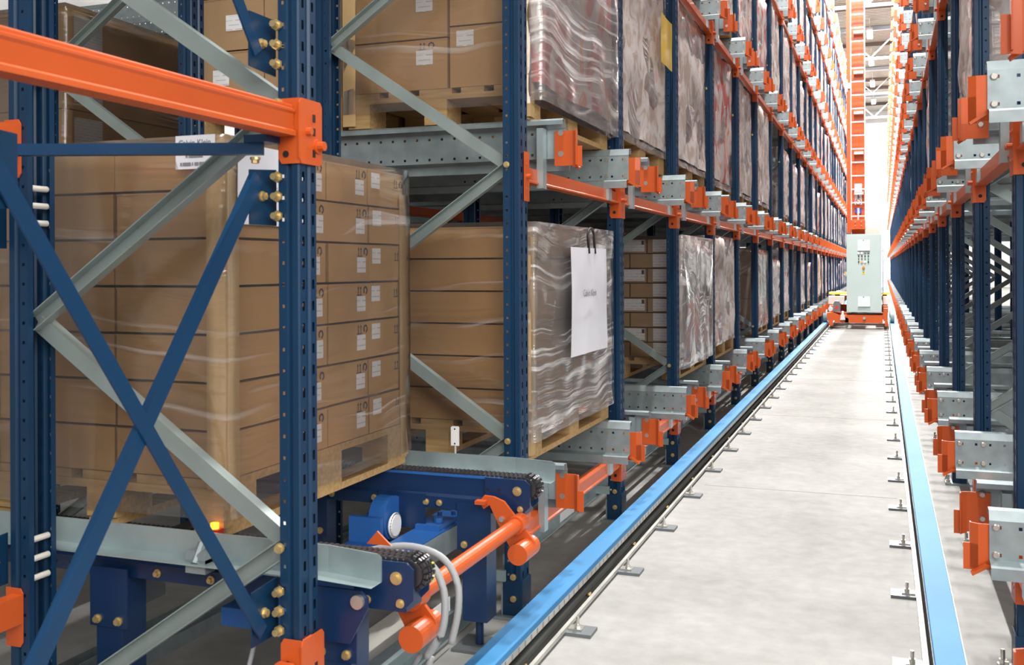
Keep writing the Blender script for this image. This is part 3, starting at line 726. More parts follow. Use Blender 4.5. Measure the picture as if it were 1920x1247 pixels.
# --- load on the chain conveyor
P1X, P1Y, P1Z = -1.61, 2.725, .60
pallet((P1X, P1Y, P1Z), 'wooden pallet standing on the chain conveyor', 'wooden pallets', True, .875)
LH = .1275
cols = [('left', 2.2, 2.72), ('middle', 2.72, 2.985), ('right', 2.985, 3.25)]
rr = random.Random(3)
for k in range(7):
    z = P1Z + .146 + LH * k
    for nm, a, b in cols:
        w = b - a; st = []; mkk = []
        if nm == 'left': st = [('f', w / 2 - .07 + rr.uniform(-.01, .01), LH * .40, .07, .055)]; mkk = [('f', w / 2 - .065, LH * .75)]
        elif nm == 'middle': st = [('f', w / 2 - .055, LH * .42, .058, .05)]; mkk = [('f', w / 2 - .05, LH * .76)]
        else: st = [('f', -w / 2 + .055, LH * .66, .06, .052)]; mkk = [('f', w / 2 - .045, LH * .66)]
        jx = rr.uniform(-.004, .004)
        carton((P1X + jx, (a + b) / 2, z), .36, w, LH, 'brown carton on the conveyor pallet, %s layer from the bottom, front row, %s' % (ordn(k + 1), nm), 'cartons on the conveyor pallet', None, True, st, mkk)
    for nm, a, b in (('left', 2.2, 2.72), ('right', 2.72, 3.25)):
        carton((P1X - .362 + rr.uniform(-.004, .004), (a + b) / 2, z), .42, b - a, LH, 'brown carton on the conveyor pallet, %s layer from the bottom, back row, %s' % (ordn(k + 1), nm), 'cartons on the conveyor pallet')
ztop = P1Z + .146 + LH * 7
film_thing(shell(.795, 1.06, LH * 7, 11, .009, 20, -.10, flare=.01).mesh('stretch_film', FILM1, True), (P1X + .002, P1Y, P1Z + .146), 'clear stretch film round the cartons on the chain conveyor')
eb = MB().box(-.055, .0, 0, .004, 0, .93).box(0, .004, 0, .06, 0, .93).mesh('edge_board', EDGE)
thing('edge_board', 'tan cardboard edge board on the near corner of the conveyor load', 'edge board', (P1X + .0035, 2.191, P1Z + .12), 0, 'cardboard edge boards', eb)
thing('edge_board', 'tan cardboard edge board on the right corner of the conveyor load', 'edge board', (P1X + .0035, 3.262, P1Z + .03), R(-90), 'cardboard edge boards', MB().box(-.004, 0, -.055, 0, 0, .93).box(-.06, 0, 0, .004, 0, .93).mesh('edge_board', EDGE)).rotation_euler = (0, 0, 0)
def paper(name, label, loc, w, h, rz, lines, bend=.004):
    m = MB(); n = 10
    vs = []; fs = []
    for j in range(n + 1):
        for i in range(n + 1):
            x = -w / 2 + w * i / n; z = -h / 2 + h * j / n
            vs.append((x, bend * noise.noise(Vector((x * 5, z * 5, w * 9))), z))
    for j in range(n):
        for i in range(n): fs.append((j * (n + 1) + i, j * (n + 1) + i + 1, (j + 1) * (n + 1) + i + 1, (j + 1) * (n + 1) + i))
    m.add(vs, fs)
    t = thing(name, label, 'paper sheet', loc, rz)
    part('sheet', m.mesh('sheet', PAPER, True), t)
    for body, size, x, z in lines: part('lettering', text_mesh(body, size), t, (x, -bend - .0015, z), rot=(R(90), 0, 0))
    return t
paper('paper_sign', 'white paper sign at the top corner of the conveyor load', (P1X + .016, 2.40, 1.525), .33, .215, R(90), [('Calvin Klein', .031, -.045, -.02)])
paper('address_label', 'white address label high on the side of the conveyor load', (-1.685, 2.178, 1.605), .125, .088, 0, [('Calvin Klein', .021, 0, .018)], .001)
al = bpy.data.objects['address_label']
for z, segs in ((-.010, ((-.028, -.022), (-.018, .026))), (-.031, ((-.045, -.040), (-.037, -.012), (-.008, -.005), (0, .012), (.015, .030)))):
    for a, b in segs: part('print_line', MB().box(a, b, -.0034, -.0026, z - .004, z + .004).mesh('print_line', INKG), al)

# --- load in the second lane, ground level
P2X, P2Y, P2Z = -1.30, 4.32, rail_top(0)
pallet((P2X, P2Y, P2Z), 'wooden pallet of the white signed carton load, second lane', 'wooden pallets', True)
LH2 = .1305
for k in range(6):
    z = P2Z + .146 + LH2 * k
    for nm, a, b in (('near', 3.72, 4.32), ('far', 4.32, 4.92)):
        carton((P2X, (a + b) / 2, z), .80, b - a, LH2, 'long carton of the second lane ground load, %s layer from the bottom, %s side' % (ordn(k + 1), nm), 'cartons of the second lane load')
film_thing(shell(.80, 1.205, LH2 * 6, 21, .008, 20, -.075, pinch=((.30, .008), (.24, -.006)), flare=.012).mesh('stretch_film', FILM1, True), (P2X, P2Y, P2Z + .146), 'clear stretch film round the carton load with the white sign')
m = shell(.02, 1.20, LH2 * 6, 27, .014, 26, -.07, pinch=((.30, .014), (.27, -.010), (.62, .01)), flare=.01)
film_thing(m.mesh('stretch_film', FILM2, True), (P2X + .016, P2Y, P2Z + .146), 'gathered wrinkled film over the front of the white signed load')
thing('edge_board', 'tan cardboard edge board on the near corner of the white signed load', 'edge board', (P2X + .0045, 3.711, P2Z + .02), 0, 'cardboard edge boards', MB().box(-.05, .0, 0, .004, 0, .86).box(0, .004, 0, .05, 0, .86).mesh('edge_board', EDGE))
paper('paper_sign', 'tall white paper sign hung on the front of the second lane load', (P2X + .062, 4.37, 1.15), .58, .47, R(90), [('Calvin Klein', .044, -.03, .02)], .008)
t = thing('string_loop', 'black string loop above the tall white sign', 'string', (P2X + .056, 4.41, 1.38))
part('loop', MB().pipe([(.006, -.05, -.02)] + [(0, -.05 * math.cos(a), .06 + .035 * math.sin(a)) for a in [math.pi * k / 8 for k in range(9)]] + [(.006, .05, -.02)], .006, 6).mesh('loop', BLACK, True), t)
t = thing('reflector_tag', 'small white reflector tag on a rod beside the second lane load', 'reflector', (-1.545, 3.55, .545))
part('rod', MB().tube((0, 0, -.02), (0, 0, .08), .004, 8).mesh('rod', ALU), t)
part('plate', MB().prism([(-.016, .07), (.016, .07), (.016, .14), (.012, .144), (-.012, .144), (-.016, .14)], 'xz', -.006, .002).mesh('plate', WHITE), t)
part('hole', MB().tube((0, -.0062, .134), (0, -.0055, .134), .0035, 8).tube((0, -.0062, .078), (0, -.0055, .078), .0035, 8).mesh('hole', DARK), t)

# --- load in the second lane, second level
U2Z = rail_top(1); U2X = -1.30
pallet((U2X, 4.32, U2Z), 'wooden pallet under the tall cartons, second lane, second level', 'wooden pallets', True)
zb = U2Z + .146
cfg = [('front', 'lower', U2X - .04, .30, 0, .25), ('front', 'upper', U2X - .04, .30, .25, .42), ('back', 'lower', U2X - .345, .44, 0, .21), ('back', 'upper', U2X - .345, .44, .21, .46)]
for row, tier, x, d, za, h in cfg:
    for nm, a, b in (('near', 3.72, 4.32), ('far', 4.32, 4.92)):
        st = []; mm_ = []
        if nm == 'near' and row == 'back': st = [('s', -.105, h * .62 if tier == 'lower' else h * .30, .075, .06)]; mm_ = [('s', -.10, h * .85)] if tier == 'lower' else []
        if nm == 'near' and row == 'front' and tier == 'lower': st = [('s', -d + .07, h * .78, .075, .065)]
        carton((x, (a + b) / 2, zb + za), d, b - a, h, 'large carton on the second level of the second lane, %s row, %s, %s side' % (row, tier, nm), 'large cartons on the second level', None, True, st, mm_)
t = thing('goods_bag', 'red and white bagged goods facing the aisle on the large carton load', 'bagged goods', (U2X + .020, 4.32, zb), 0, None, lumpy(.04, 1.17, .64, 90, 12).mesh('goods_bag', GOOD_R, True))
film_thing(shell(.81, 1.205, .67, 31, .010, 20, -.085, pinch=((.34, .012),), flare=.004).mesh('stretch_film', FILM1, True), (U2X + .004, 4.32, zb), 'clear stretch film round the large cartons on the second level')
film_thing(shell(.03, 1.19, .66, 37, .016, 26, -.075, pinch=((.34, .02), (.31, -.012))).mesh('stretch_film', FILM2, True), (U2X + .048, 4.32, zb), 'gathered glossy film over the red bagged goods')
thing('edge_board', 'tan cardboard edge board on the near corner of the large carton load', 'edge board', (U2X + .006, 3.709, U2Z + .01), 0, 'cardboard edge boards', MB().box(-.055, .0, 0, .004, 0, .8).box(0, .004, 0, .055, 0, .8).mesh('edge_board', EDGE))
thing('edge_board', 'tan cardboard edge board on the back corner of the large carton load', 'edge board', (U2X - .815, 3.705, U2Z + .01), 0, 'cardboard edge boards', MB().box(0, .055, 0, .004, 0, .8).box(-.004, 0, 0, .055, 0, .8).mesh('edge_board', EDGE))

# --- loads deeper in the second level
def simple_stack(x, ya, yb, z0, d, rows, h, label, group, side_st=False, front_st=False, mt=None, ncol=1, nside=1, sw=.08, sh=.09):
    pallet((x, (ya + yb) / 2, z0), 'wooden pallet under the %s' % label, 'pallets of deep loads', False, (yb - ya) / 1.2)
    for k in range(rows):
        for j in range(ncol):
            for i in range(nside):
                w = (yb - ya) / ncol; dd = d / nside; st = []
                off = .04 if k % 2 else -.03
                if front_st: st += [('f', -w / 2 + .14, h * .5, sw, sh), ('f', -w / 2 + .27, h * .5, sw, sh)]
                if side_st and j == 0: st += [('s', -dd * .5 + off, h * .5, sw, sh)]
                pos = '%s layer from the bottom' % ordn(k + 1)
                if ncol > 1: pos += ', %s side' % ('near' if j == 0 else 'far' if j == ncol - 1 else 'middle')
                if nside > 1: pos += ', %s' % ('front' if i == 0 else 'back')
                carton((x - dd * i, ya + w * (j + .5), z0 + .146 + h * k), dd, w, h, '%s, %s' % (label, pos), group, mt, True, st)
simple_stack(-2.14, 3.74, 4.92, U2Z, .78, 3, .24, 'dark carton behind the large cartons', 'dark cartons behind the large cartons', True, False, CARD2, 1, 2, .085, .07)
simple_stack(-5.05, 5.2, 6.4, rail_top(1), .8, 3, .34, 'labelled carton deep in the third lane', 'labelled cartons deep in the third lane', False, True, CARD, 1, 1, .13, .24)
film_thing(shell(.80, 1.21, 1.02, 41, .010, 14, 0).mesh('stretch_film', FILM1, True), (-5.05, 5.8, rail_top(1) + .146), 'stretch film round the labelled cartons deep in the third lane')
simple_stack(-2.75, 2.2, 3.3, .66, .8, 5, .115, 'pale carton at the left edge behind the conveyor load', 'pale cartons at the left edge', False, False, CARD, 1, 1)
film_thing(shell(.80, 1.11, .575, 43, .010, 14, 0).mesh('stretch_film', FILM1, True), (-2.75, 2.75, .806), 'stretch film round the pale cartons at the left edge')
# --- fourth lane: cartons with large white labels, film over the front
x4 = -1.295; z4 = rail_top(0)
pallet((x4, YC(3) + .75, z4), 'wooden pallet under the white labelled cartons, fourth lane', 'wooden pallets', True)
for k in range(8):
    for i, row in enumerate(('front', 'back')):
        df_ = .195 if k % 2 else .315
        d = (.80 - df_ - .002) if i else df_; x = x4 - .02 - (df_ + .002 if i else 0)
        st = [('s', -.088 if k % 2 else -.14, .05, .145, .078)] if i else [('s', -.088, .05, .135, .082 if k % 2 else .088)]
        for nm, a, b in (('near', 6.76, 7.36), ('far', 7.36, 7.95)):
            carton((x, (a + b) / 2, z4 + .146 + .101 * k), d, b - a, .101, 'white labelled carton, fourth lane, %s layer from the bottom, %s row, %s' % (ordn(k + 1), row, nm), 'white labelled cartons of the fourth lane', CARD2, True, st if nm == 'near' else ())
film_thing(shell(.82, 1.21, .81, 51, .008, 16, -.07, flare=.012).mesh('stretch_film', FILM1, True), (x4, YC(3) + .75, z4 + .146), 'clear stretch film round the white labelled cartons')
film_thing(shell(.03, 1.21, .815, 57, .016, 24, -.075).mesh('stretch_film', FILM3, True), (x4 + .042, YC(3) + .75, z4 + .146), 'crumpled whitish film over the front of the white labelled cartons')
thing('goods_bag', 'pale bagged goods facing the aisle, fourth lane', 'bagged goods', (x4 + .016, YC(3) + .75, z4 + .146), 0, None, lumpy(.03, 1.18, .80, 96, 12).mesh('goods_bag', GOOD_B, True))
# --- seventh lane
simple_stack(-1.30, YC(6) + .17, YC(6) + 1.33, rail_top(0), .8, 3, .26, 'plain carton of the seventh lane ground load', 'plain cartons of the seventh lane', False, False, CARD, 1, 2)
film_thing(shell(.80, 1.18, .79, 61, .010, 14, -.07).mesh('stretch_film', FILM3, True), (-1.296, YC(6) + .75, rail_top(0) + .146), 'stretch film round the plain cartons of the seventh lane')
# --- deep filler loads
for n in (2, 3, 4, 5, 6):
    for lv in (0, 1, 2):
        if (lv, n) in ((0, 3),): continue
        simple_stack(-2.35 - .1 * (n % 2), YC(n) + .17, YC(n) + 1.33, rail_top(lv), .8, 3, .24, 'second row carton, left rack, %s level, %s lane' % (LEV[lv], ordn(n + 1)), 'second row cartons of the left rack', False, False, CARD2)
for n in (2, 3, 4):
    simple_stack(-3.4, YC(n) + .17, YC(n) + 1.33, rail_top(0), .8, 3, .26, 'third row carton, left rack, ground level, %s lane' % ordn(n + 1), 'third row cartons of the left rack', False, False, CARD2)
for n, lv, x in ((3, 0, 2.6), (4, 0, 1.7), (5, 0, 1.6), (6, 0, 2.4), (7, 0, 1.5), (8, 0, 1.9), (4, 1, 1.9), (6, 1, 1.5), (2, 2, 1.2), (3, 0, 3.9), (4, 0, 3.6), (5, 0, 3.4), (6, 0, 4.4), (8, 0, 4.0)):
    k = (n + lv) % 6; z = rail_top(lv, 'right')
    pallet((x, YC(n) + .75, z), 'wooden pallet %s in the right rack, %s level, %s lane' % ('deepest' if x > 3 else 'deep', LEV[lv], ordn(n + 1)), 'pallets deep in the right rack', False, rz=math.pi)
    wrapped((x, YC(n) + .75, z + .146), k, '%s wrapped load %s in the right rack, %s level, %s lane' % (PINKS[k], 'deepest' if x > 3 else 'deep', LEV[lv], ordn(n + 1)), 'wrapped loads deep in the right rack', math.pi, 1, .78 if lv == 0 else .9)
# yellow sheet under the film of the third lane, second level
paper('paper_sheet', 'yellow sheet behind film on the second level load, third lane', (-1.243, 6.14, 2.68), .34, .30, R(90), [], .006).children[0].data.materials[0] = mat('yellow_paper', (.62, .40, .03), .5, 0, .06, 5)

# ------------------------------------------------------------------ chain conveyor in the first lane
def sm(p, k=5):                                 # smooth curve through points
    p = [Vector(q) for q in p]; q = [p[0]] + p + [p[-1]]; out = []
    for i in range(1, len(q) - 2):
        a, b, c, d = q[i - 1:i + 3]
        for j in range(k):
            u = j / k; out.append(.5 * (2 * b + (c - a) * u + (2 * a - 5 * b + 4 * c - d) * u * u + (3 * b - a - 3 * c + d) * u ** 3))
    return out + [p[-1]]
t = thing('chain_conveyor', 'blue chain conveyor under the carton load in the first lane', 'conveyor', (0, 0, 0))
def conv_lane(y, xe, xs, zt, nm):
    pr = [(-.035, zt - .012), (-.035, zt - .075), (-.043, zt - .085), (-.043, zt - .125), (.043, zt - .125), (.043, zt - .085), (.035, zt - .075), (.035, zt - .012)]
    sf = part('side_frame', MB().prism([(a + y, b) for a, b in pr], 'yz', xs, xe - .02).mesh('side_frame', CBLUE), t)
    ch = [(xe - .16, zt - .125), (xe - .03, zt - .125), (xe, zt - .095), (xe, zt - .022), (xe - .018, zt - .006), (xe - .16, zt - .006)]
    for ya, yb in ((y - .046, y - .040), (y + .040, y + .046)): part('end_cheek', MB().prism(ch, 'xz', ya, yb).mesh('end_cheek', CBLUE), t)
    part('edge_strip', MB().box(xs, xe - .1, y - .038, y - .033, zt - .014, zt - .006).mesh('edge_strip', MBLUE), t)
    m = MB(); k = 0; x = xs
    while x < xe - .02:
        for yy in (-.022, 0, .022):
            xo = x + (.008 if yy == 0 else 0)
            m.tube((xo, y + yy - .009, zt - .006), (xo, y + yy + .009, zt - .006), .0075, 6)
            m.box(xo, xo + .016, y + yy + .009, y + yy + .0115, zt - .011, zt - .002)
        x += .016
    part('chain', m.mesh('chain', CHAIN), t, kind='stuff')
    m = MB(); n = 9
    for q in range(n):                          # links running down round the end sprocket
        a = R(95 - 20 * q); cx, cz, r = xe - .018, zt - .038, .040
        for yy in (-.021, -.007, .007, .021): m.bar((cx + r * math.cos(a + .11), y + yy, cz + r * math.sin(a + .11)), (cx + r * math.cos(a - .11), y + yy, cz + r * math.sin(a - .11)), .009, .008, (0, 1, 0))
    part('end_links', m.mesh('end_links', CHAIN), t)
    part('sprocket', MB().tube((xe - .018, y - .032, zt - .038), (xe - .018, y + .032, zt - .038), .034, 18).mesh('sprocket', CHAIN), t)
    bm_ = MB().tube((0, 0, 0), (0, -.003, 0), .016, 12).tube((0, -.003, 0), (0, -.012, 0), .010, 10).mesh('bolt', BRASS)
    part('bolt', bm_, t, (xe - .045, y - .046, zt - .045))
    for dx in (-.035, -.125, -.33, -.38, -.58, -.75): part('bolt', bm_, t, (xe + dx, y - .044, zt - .105)).scale = (.7, 1, .7)
    hm = MB()
    for q in range(18): hm.tube((xs + .1 + q * .05, y - .0432, zt - .105), (xs + .1 + q * .05, y - .0436, zt - .105), .0045, 8)
    for q in (.11, .15): hm.tube((xe - q, y - .0462, zt - .045), (xe - q, y - .0466, zt - .045), .006, 8)
    part('hole', hm.mesh('hole', DARK), t, kind='stuff')
conv_lane(2.215, -1.055, -3.0, .598, 'near'); conv_lane(3.19, -1.10, -3.0, .598, 'far')
def guide(y, xe, xs, zb, s, name='guide_rail'):   # angle with its lead-in end bent away from the load
    m = MB(); t_ = .004
    m.prism(sheet([(y + s * .062, zb), (y, zb), (y, zb + .066)], t_ * s), 'yz', xs, xe - .16)
    a, b = Vector((xe - .16, y)), Vector((xe, y + s * .030))
    for (p, q, z0, z1) in ((0, 0, zb, zb + .066),):
        m.add([(a.x, a.y, z0), (b.x, b.y, z0), (b.x, b.y, z1 - .008), (b.x - .01, b.y, z1), (a.x, a.y, z1)], [(0, 1, 2, 3, 4)])
        m.add([(a.x, a.y - s * t_, z0), (b.x, b.y - s * t_, z0), (b.x, b.y - s * t_, z1 - .008), (b.x - .01, b.y - s * t_, z1), (a.x, a.y - s * t_, z1)], [(4, 3, 2, 1, 0)])
        m.add([(a.x, a.y, z1), (b.x - .01, b.y, z1), (b.x - .01, b.y - s * t_, z1), (a.x, a.y - s * t_, z1)], [(0, 1, 2, 3)])
    m.add([(a.x, a.y, zb), (b.x, b.y, zb), (b.x, b.y + s * .05, zb), (a.x, a.y + s * .062, zb)], [(0, 1, 2, 3)])
    return part(name, m.mesh(name, GALVW), t)
guide(2.150, -1.115, -3.0, .556, -1); guide(3.40, -1.085, -3.0, .548, -1).name = 'guide_rail'
for x in (-1.35, -1.8): part('guide_support', MB().box(x - .02, x + .02, 3.235, 3.40, .53, .548).mesh('guide_support', GALVW), t)
legm = MB().box(-.044, .044, -.045, .045, .10, .475).box(-.062, .062, -.05, -.044, .34, .50).tube((0, 0, .012), (0, 0, .12), .014, 10).mesh('leg', CBLUE)
ftm = MB().box(-.075, .075, -.075, .075, 0, .010).mesh('foot_plate', GREY)
for x, y in ((-1.26, 2.20), (-1.95, 2.20), (-1.30, 3.19), (-1.93, 3.19)):
    l = part('leg', legm, t, (x, y, 0)); part('foot_plate', ftm, l)
    for dx in (-.035, .035): part('bolt', BOLT, l, (dx, -.051, .36), rot=(R(90), 0, 0))
part('corner_bracket', MB().prism([(-1.33, .40), (-1.20, .40), (-1.15, .49), (-1.15, .515), (-1.17, .53), (-1.33, .53)], 'xz', 2.118, 2.124).mesh('corner_bracket', CBLUE), t)
part('bolt', MB().tube((0, 0, 0), (0, -.01, 0), .017, 14).mesh('bolt', STEEL), t, (-1.175, 2.118, .505))
part('cross_member', MB().box(-1.52, -1.41, 2.25, 3.42, .335, .40).mesh('cross_member', MBLUE), t)
part('cover_plate', MB().box(-1.409, -1.405, 2.25, 3.42, .315, .395).mesh('cover_plate', GALV), t)
part('sensor_block', MB().box(-1.51, -1.42, 3.12, 3.34, .40, .418).tube((-1.45, 3.18, .418), (-1.45, 3.18, .434), .016, 12).tube((-1.48, 3.26, .418), (-1.48, 3.26, .432), .009, 8).tube((-1.44, 3.29, .418), (-1.44, 3.29, .432), .009, 8).mesh('sensor_block', MBLUE), t)
part('drive_beam', MB().box(-1.70, -1.60, 2.30, 3.02, .325, .375).mesh('drive_beam', MBLUE), t)
part('drive_housing', MB().box(-1.70, -1.58, 3.00, 3.02, .36, .46).box(-1.70, -1.58, 3.12, 3.14, .36, .44).box(-1.70, -1.58, 3.0, 3.14, .345, .362).tube((-1.64, 3.10, .44), (-1.58, 3.10, .44), .075, 24).mesh('drive_housing', MBLUE), t)
gm_ = MB().tube((-1.575, 3.08, .42), (-1.560, 3.08, .42), .036, 24)
for q in range(24):
    a = 2 * math.pi * q / 24; gm_.bar((-1.566, 3.08 + .036 * math.cos(a), .42 + .036 * math.sin(a)), (-1.566, 3.08 + .042 * math.cos(a), .42 + .042 * math.sin(a)), .016, .006, (1, 0, 0))
part('gear_wheel', gm_.mesh('gear_wheel', WHITE), t)
part('gusset_plate', MB().box(-1.66, -1.48, 3.138, 3.144, .40, .52).mesh('gusset_plate', CBLUE), t)
part('cable', MB().pipe(sm([(-1.28, 2.27, .56), (-1.16, 2.30, .572), (-1.075, 2.30, .555), (-1.035, 2.29, .51), (-1.022, 2.28, .45), (-1.03, 2.27, .39), (-1.07, 2.27, .33)]), .0095, 10).mesh('cable', CABLE, True), t)
part('cable', MB().pipe(sm([(-1.28, 2.31, .56), (-1.16, 2.335, .582), (-1.06, 2.335, .565), (-1.01, 2.325, .51), (-1.0, 2.31, .44), (-1.015, 2.30, .36)]), .009, 10).mesh('cable', CABLE, True), t)
part('cable', MB().pipe(sm([(-1.06, 2.28, .33), (-1.09, 2.26, .25), (-1.19, 2.2, .15), (-1.197, 2.1, .05), (-1.197, 1.9, .012)]), .009, 10).mesh('cable', CABLE, True), t)
part('cable', MB().pipe(sm([(-1.10, 2.30, .32), (-1.22, 2.36, .16), (-1.33, 2.5, .06), (-1.38, 2.9, .02)]), .007, 8).mesh('cable', CABLE, True), t)
part('cable', MB().pipe(sm([(-1.42, 2.05, .40), (-1.43, 2.0, .25), (-1.42, 1.95, .12), (-1.36, 1.9, .03), (-1.25, 1.85, .010)]), .006, 8).mesh('cable', CABLE, True), t)
part('connector_plug', MB().tube((-1.12, 2.27, .545), (-1.05, 2.27, .53), .012, 10).box(-1.10, -1.06, 2.26, 2.30, .535, .56).mesh('connector_plug', YEL), t)
part('junction_box', MB().box(-1.18, -1.10, 2.25, 2.30, .50, .55).mesh('junction_box', mat('copper_box', (.5, .22, .10), .5)), t)
part('warning_tab', MB().prism([(-1.235, .598), (-1.165, .598), (-1.205, .632)], 'xz', 2.27, 2.275).mesh('warning_tab', ORANGE), t)
part('sensor', MB().box(-1.645, -1.61, 2.165, 2.19, .545, .625).mesh('sensor', RED), t)
part('sensor_light', MB().tube((-1.628, 2.177, .625), (-1.628, 2.177, .640), .011, 12).mesh('sensor_light', LED), t)
part('sensor_clamp', MB().tube((-1.60, 2.12, .565), (-1.66, 2.12, .565), .022, 12).tube((-1.63, 2.10, .555), (-1.63, 2.13, .60), .012, 8).box(-1.66, -1.60, 2.10, 2.14, .53, .565).mesh('sensor_clamp', GALV), t)
part('motor', MB().tube((-2.12, 2.50, .40), (-2.12, 2.85, .40), .075, 20).box(-2.19, -2.05, 2.38, 2.50, .31, .48).mesh('motor', GREY), t)
# pivoting stop bar in front of the conveyor
t = thing('stop_bar', 'orange pallet stop bar with lever plates in front of the chain conveyor', 'stop bar', (-1.13, 0, .455))
part('tube', MB().tube((0, 2.33, 0), (0, 3.12, 0), .023, 18).mesh('tube', ORANGE, False), t)
lev = [(-.135, .062), (-.118, .085), (-.085, .083), (-.048, .070), (.058, -.052), (.062, -.085), (.040, -.110), (.004, -.110), (-.028, -.078), (-.060, -.02), (-.098, .055), (-.120, .040)]
lv2 = MB().prism(lev, 'xz', -.006, .006).box(-.140, -.105, -.035, -.006, .060, .072).mesh('lever_plate', ORANGE)
bump = MB().tube((.028, -.085, -.078), (.028, .045, -.078), .034, 24).mesh('bumper', ORANGE)
colr = MB().tube((0, -.03, 0), (0, .03, 0), .030, 18).mesh('collar', ORANGE)
for y in (2.335, 3.11):
    l = part('lever_plate', lv2, t, (0, y, 0)); part('bumper', bump, l); part('collar', colr, l)
    part('bolt', MB().tube((0, 0, 0), (0, -.008, 0), .009, 8).mesh('bolt', STEEL), l, (-.055, -.006, .012))
t = thing('cable_duct', 'pale metal cable duct lying on the floor under the conveyor', 'cable duct', (0, 0, 0), 0, None)
part('duct_body', MB().prism([(-1.66, 2.35), (-1.52, 2.30), (-1.52, 3.25), (-1.66, 3.35)], 'xy', .005, .06).mesh('duct_body', DUCT), t)
t = thing('floor_channel', 'bright galvanised channel on the floor behind the conveyor', 'channel', (-1.44, 0, 0))
part('channel', MB().prism(sheet([(.03, .10), (-.03, .10), (-.03, .01), (.03, .01)], .003), 'xz', 2.1, 3.5).mesh('channel', GALVW), t)
for i, x in enumerate((-2.3, -2.42)):
    thing('floor_channel', 'dark floor channel deep under the first lane, %s one' % ('nearer' if i == 0 else 'farther'), 'channel', (x, 0, 0), 0, None, MB().prism(sheet([(.03, .05), (.03, .0), (-.03, 0), (-.03, .05)], .003), 'xz', 2.3, 6).mesh('floor_channel', GALV))

# ------------------------------------------------------------------ stacker crane
CY = 21.7
t = thing('stacker_crane', 'orange stacker crane with grey control cabinet standing on the floor rails', 'crane', (-.46, CY, .131))
def P(name, mb, m, par=None, **k): return part(name, mb.mesh(name, m, k.pop('smooth', False)), par or t, **k)
fr = P('chassis', MB().box(-.27, .46, 0, .06, .0, .16).box(-.62, -.47, 0, .3, .04, .20).prism([(-.47, .0), (-.2, .0), (-.2, .09), (-.33, .14), (-.47, .20)], 'xz', .0, .05).box(.47, .55, 0, .3, .04, .30).box(-.56, -.47, .25, 2.6, .06, .34).box(.47, .56, .25, 2.6, .06, .34).box(-.55, .55, .3, .5, .06, .2).box(-.55, .55, 2.2, 2.6, .06, .3), ORANGE)
wm = MB().tube((-.04, 0, .13), (.04, 0, .13), .13, 24).mesh('wheel', WHEEL, False)
for sx in (-.66, .643):
    for y in (.16, 2.45): part('wheel', wm, t, (sx, y, 0))
P('rail_clamp', MB().box(-.58, -.50, -.04, .02, -.06, .05).box(.50, .56, -.04, .02, -.06, .05), ORANGE)
mo = P('drive_motor', MB().box(-.50, -.36, .05, .32, .22, .40).prism([(-.49, .40), (-.37, .40), (-.39, .44), (-.47, .44)], 'xz', .06, .3), GREY)
P('motor_badge', MB().tube((-.43, .048, .31), (-.43, .05, .31), .035, 14), RED, mo)
P('brake', MB().tube((-.55, -.01, .28), (-.55, .10, .28), .045, 14), ALU, mo)
P('sensor_unit', MB().prism([(-.36, .06), (-.26, .06), (-.27, .15), (-.30, .18), (-.33, .18), (-.35, .15)], 'xz', -.06, 0).box(-.33, -.29, -.05, -.01, .18, .24), ALU)
P('photo_eye', MB().tube((.105, -.01, .10), (.105, -.04, .10), .028, 12), STEEL)
P('cable_loom', MB().pipe([(-.2, .05, .17), (-.1, .02, .21), (0, .03, .19), (.12, .02, .2), (.3, .05, .18)], .02, 8), BLACK)
cb = P('control_cabinet', MB().box(-.233, .442, .02, .36, .205, 1.815), CABG)
dr = P('cabinet_door', MB().box(-.225, .434, -.0, .02, .22, 1.80), CABG)
for z0, z1 in ((1.475, 1.70), (.335, .545)):
    v = P('vent_cover', MB().prism([(z1, .0), (z0 + .02, -.022), (z0, -.022), (z0, 0)], 'yz', 0, 0.0) if False else MB().add([(.02 - .035, 0, z1), (.22, 0, z1), (.22, -.03, z0), (-.015, -.03, z0), (.22, 0, z0), (-.015, 0, z0)], [(0, 1, 2, 3), (3, 2, 4, 5), (0, 3, 5), (1, 4, 2)]), CABV, dr)
    P('vent_lock', MB().tube((.095, -.003, z1 - .015), (.095, -.009, z1 - .015), .009, 8), BLACK, dr)
btn = [(0, 0, WHITE, .024), (1, 0, WHITE, .024), (2, 0, BLACK, .011), (3, 0, BLACK, .011), (0, 1, BLACK, .013), (1, 1, BLACK, .013), (2, 1, BLACK, .013), (3, 1, BLACK, .013),
       (0, 2, BLACK, .010), (1, 2, BLACK, .010), (2, 2, GREEN, .013), (3, 2, GREEN, .013), (0, 3, BLACK, .014), (1, 3, mat('amber_button', (.9, .45, .2), .4), .022), (2, 3, WHITE, .022), (3, 3, BLACK, .014)]
for i, j, m_, r in btn:
    P('push_button', MB().tube((.003 + .062 * i, 0, 1.425 - .06 * j), (.003 + .062 * i, -.018, 1.425 - .06 * j), r, 12), m_, dr)
P('emergency_stop', MB().tube((.095, 0, 1.13), (.095, -.02, 1.13), .026, 14).tube((.095, -.02, 1.13), (.095, -.035, 1.13), .019, 14), mat('stop_amber', (.75, .25, .02), .4), dr)
ws = P('warning_sign', MB().prism([(.057, .995), (.133, .995), (.095, 1.062)], 'xz', -.003, 0), YEL, dr)
P('lightning_mark', MB().prism([(.098, 1.045), (.084, 1.024), (.094, 1.024), (.088, 1.003), (.106, 1.029), (.096, 1.029)], 'xz', -.0045, -.003), INK, ws)
P('door_handle', MB().box(-.262, -.233, -.01, .03, .98, 1.05), mat('handle_amber', (.85, .5, .15), .5), cb)
ms = P('mast', MB().box(-.155, .115, 1.0, 1.4, .3, 9.3), ORANGE)
P('mast_panel', MB().box(-.10, .075, .985, 1.0, 2.4, 9.2), ORANGE, ms)
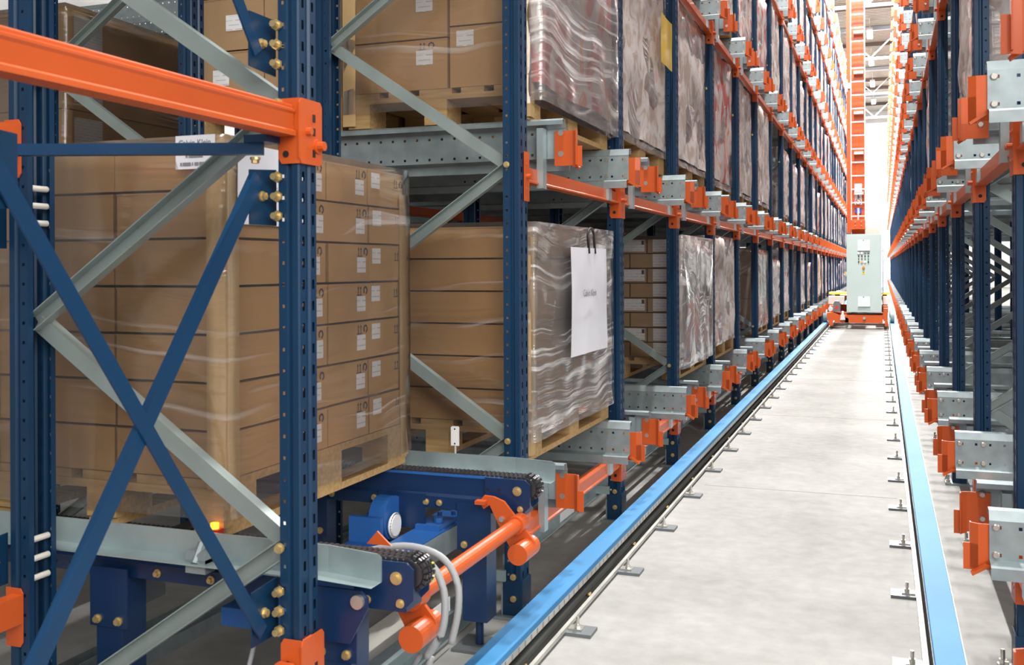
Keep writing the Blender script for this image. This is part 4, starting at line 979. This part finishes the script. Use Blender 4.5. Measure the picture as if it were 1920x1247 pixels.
P('mast_foot', MB().box(-.155, .12, .38, 1.4, 1.95, 2.12).box(-.17, .13, .3, 1.0, 1.93, 1.955), ORANGE, ms)
for x, z in ((-.07, 2.0), (.05, 2.0), (-.07, 2.08), (.05, 2.08)): P('bolt', MB().tube((x, .38, z), (x, .36, z), .014, 8), STEEL, ms)
P('cable_column', MB().box(-.245, -.165, .8, .95, 1.86, 9.3), ORANGE, ms)
ld = P('ladder', MB().box(-.165, -.145, .78, .83, 2.1, 9.3).box(.112, .132, .78, .83, 2.1, 9.3), ALU)
rg = MB().box(-.145, .112, .79, .82, -.014, .014).mesh('rung', ALU)
for k in range(25): part('rung', rg, ld, (0, 0, 2.22 + .285 * k))
for k in range(7): P('ladder_bracket', MB().box(-.10, .09, .83, .99, 2.68 + .855 * k, 2.74 + .855 * k), ALU, ld)
sg = P('safety_panel', MB().box(-.095, .055, .97, .98, 2.47, 2.92), WHITE, ms)
P('prohibition_sign', MB().prism(circ(.062, 24, -.02, 2.53), 'xz', .962, .966), WHITE, ms)
pr = MB()
for k in range(24):
    a = 2 * math.pi * k / 24; pr.bar((-.02 + .056 * math.cos(a), .961, 2.53 + .056 * math.sin(a)), (-.02 + .056 * math.cos(a + .27), .961, 2.53 + .056 * math.sin(a + .27)), .012, .003, (0, 1, 0))
pr.bar((-.02 - .04, .96, 2.57), (-.02 + .04, .96, 2.49), .003, .012, (0, 0, 1))
P('prohibition_ring', pr, RED, ms)
P('climber_mark', MB().box(-.035, .0, .966, .969, 2.60, 2.66).prism([(-.035, 2.66), (.02, 2.60), (-.03, 2.72)], 'xz', .966, .969), INKG, sg)
P('mandatory_sign', MB().prism(circ(.07, 24, -.02, 2.34), 'xz', .962, .966), SIGNB, ms)
P('mandatory_mark', MB().prism([(-.045, 2.28), (.005, 2.28), (.0, 2.40), (-.04, 2.40)], 'xz', .958, .961), ALU, ms)
P('limit_bracket', MB().box(-.15, .12, .76, .84, 2.04, 2.14).tube((-.02, .77, 2.1), (-.02, .77, 2.36), .018, 8), ALU, ms)
P('ring_guide', MB().box(-.26, -.15, .77, .97, 4.93, 5.05).box(-.27, -.22, .76, .8, 4.86, 5.12), ALU, ms)
cg = P('lifting_carriage', MB().box(-.52, .55, 1.5, 2.3, .42, .52).box(-.52, -.42, 1.4, 2.4, .30, .60).box(.45, .55, 1.4, 2.4, .30, .60), mat('carriage_tan', (.50, .30, .12), .6))
P('shuttle_fork', MB().box(-.62, -.22, .9, 1.5, .56, .60).box(.3, .60, .9, 1.5, .56, .60), YEL, cg)
P('carriage_housing', MB().box(-.62, -.30, .6, .9, .36, .52).box(.47, .60, .6, .9, .36, .52), ALU, cg)
P('hoist_box', MB().box(.13, .41, .5, .9, 1.83, 1.96), mat('hoist_beige', (.55, .50, .44), .5))
P('blue_guard', MB().box(.455, .475, .5, .56, .6, 1.62), mat('guard_blue', (.12, .2, .6), .5))
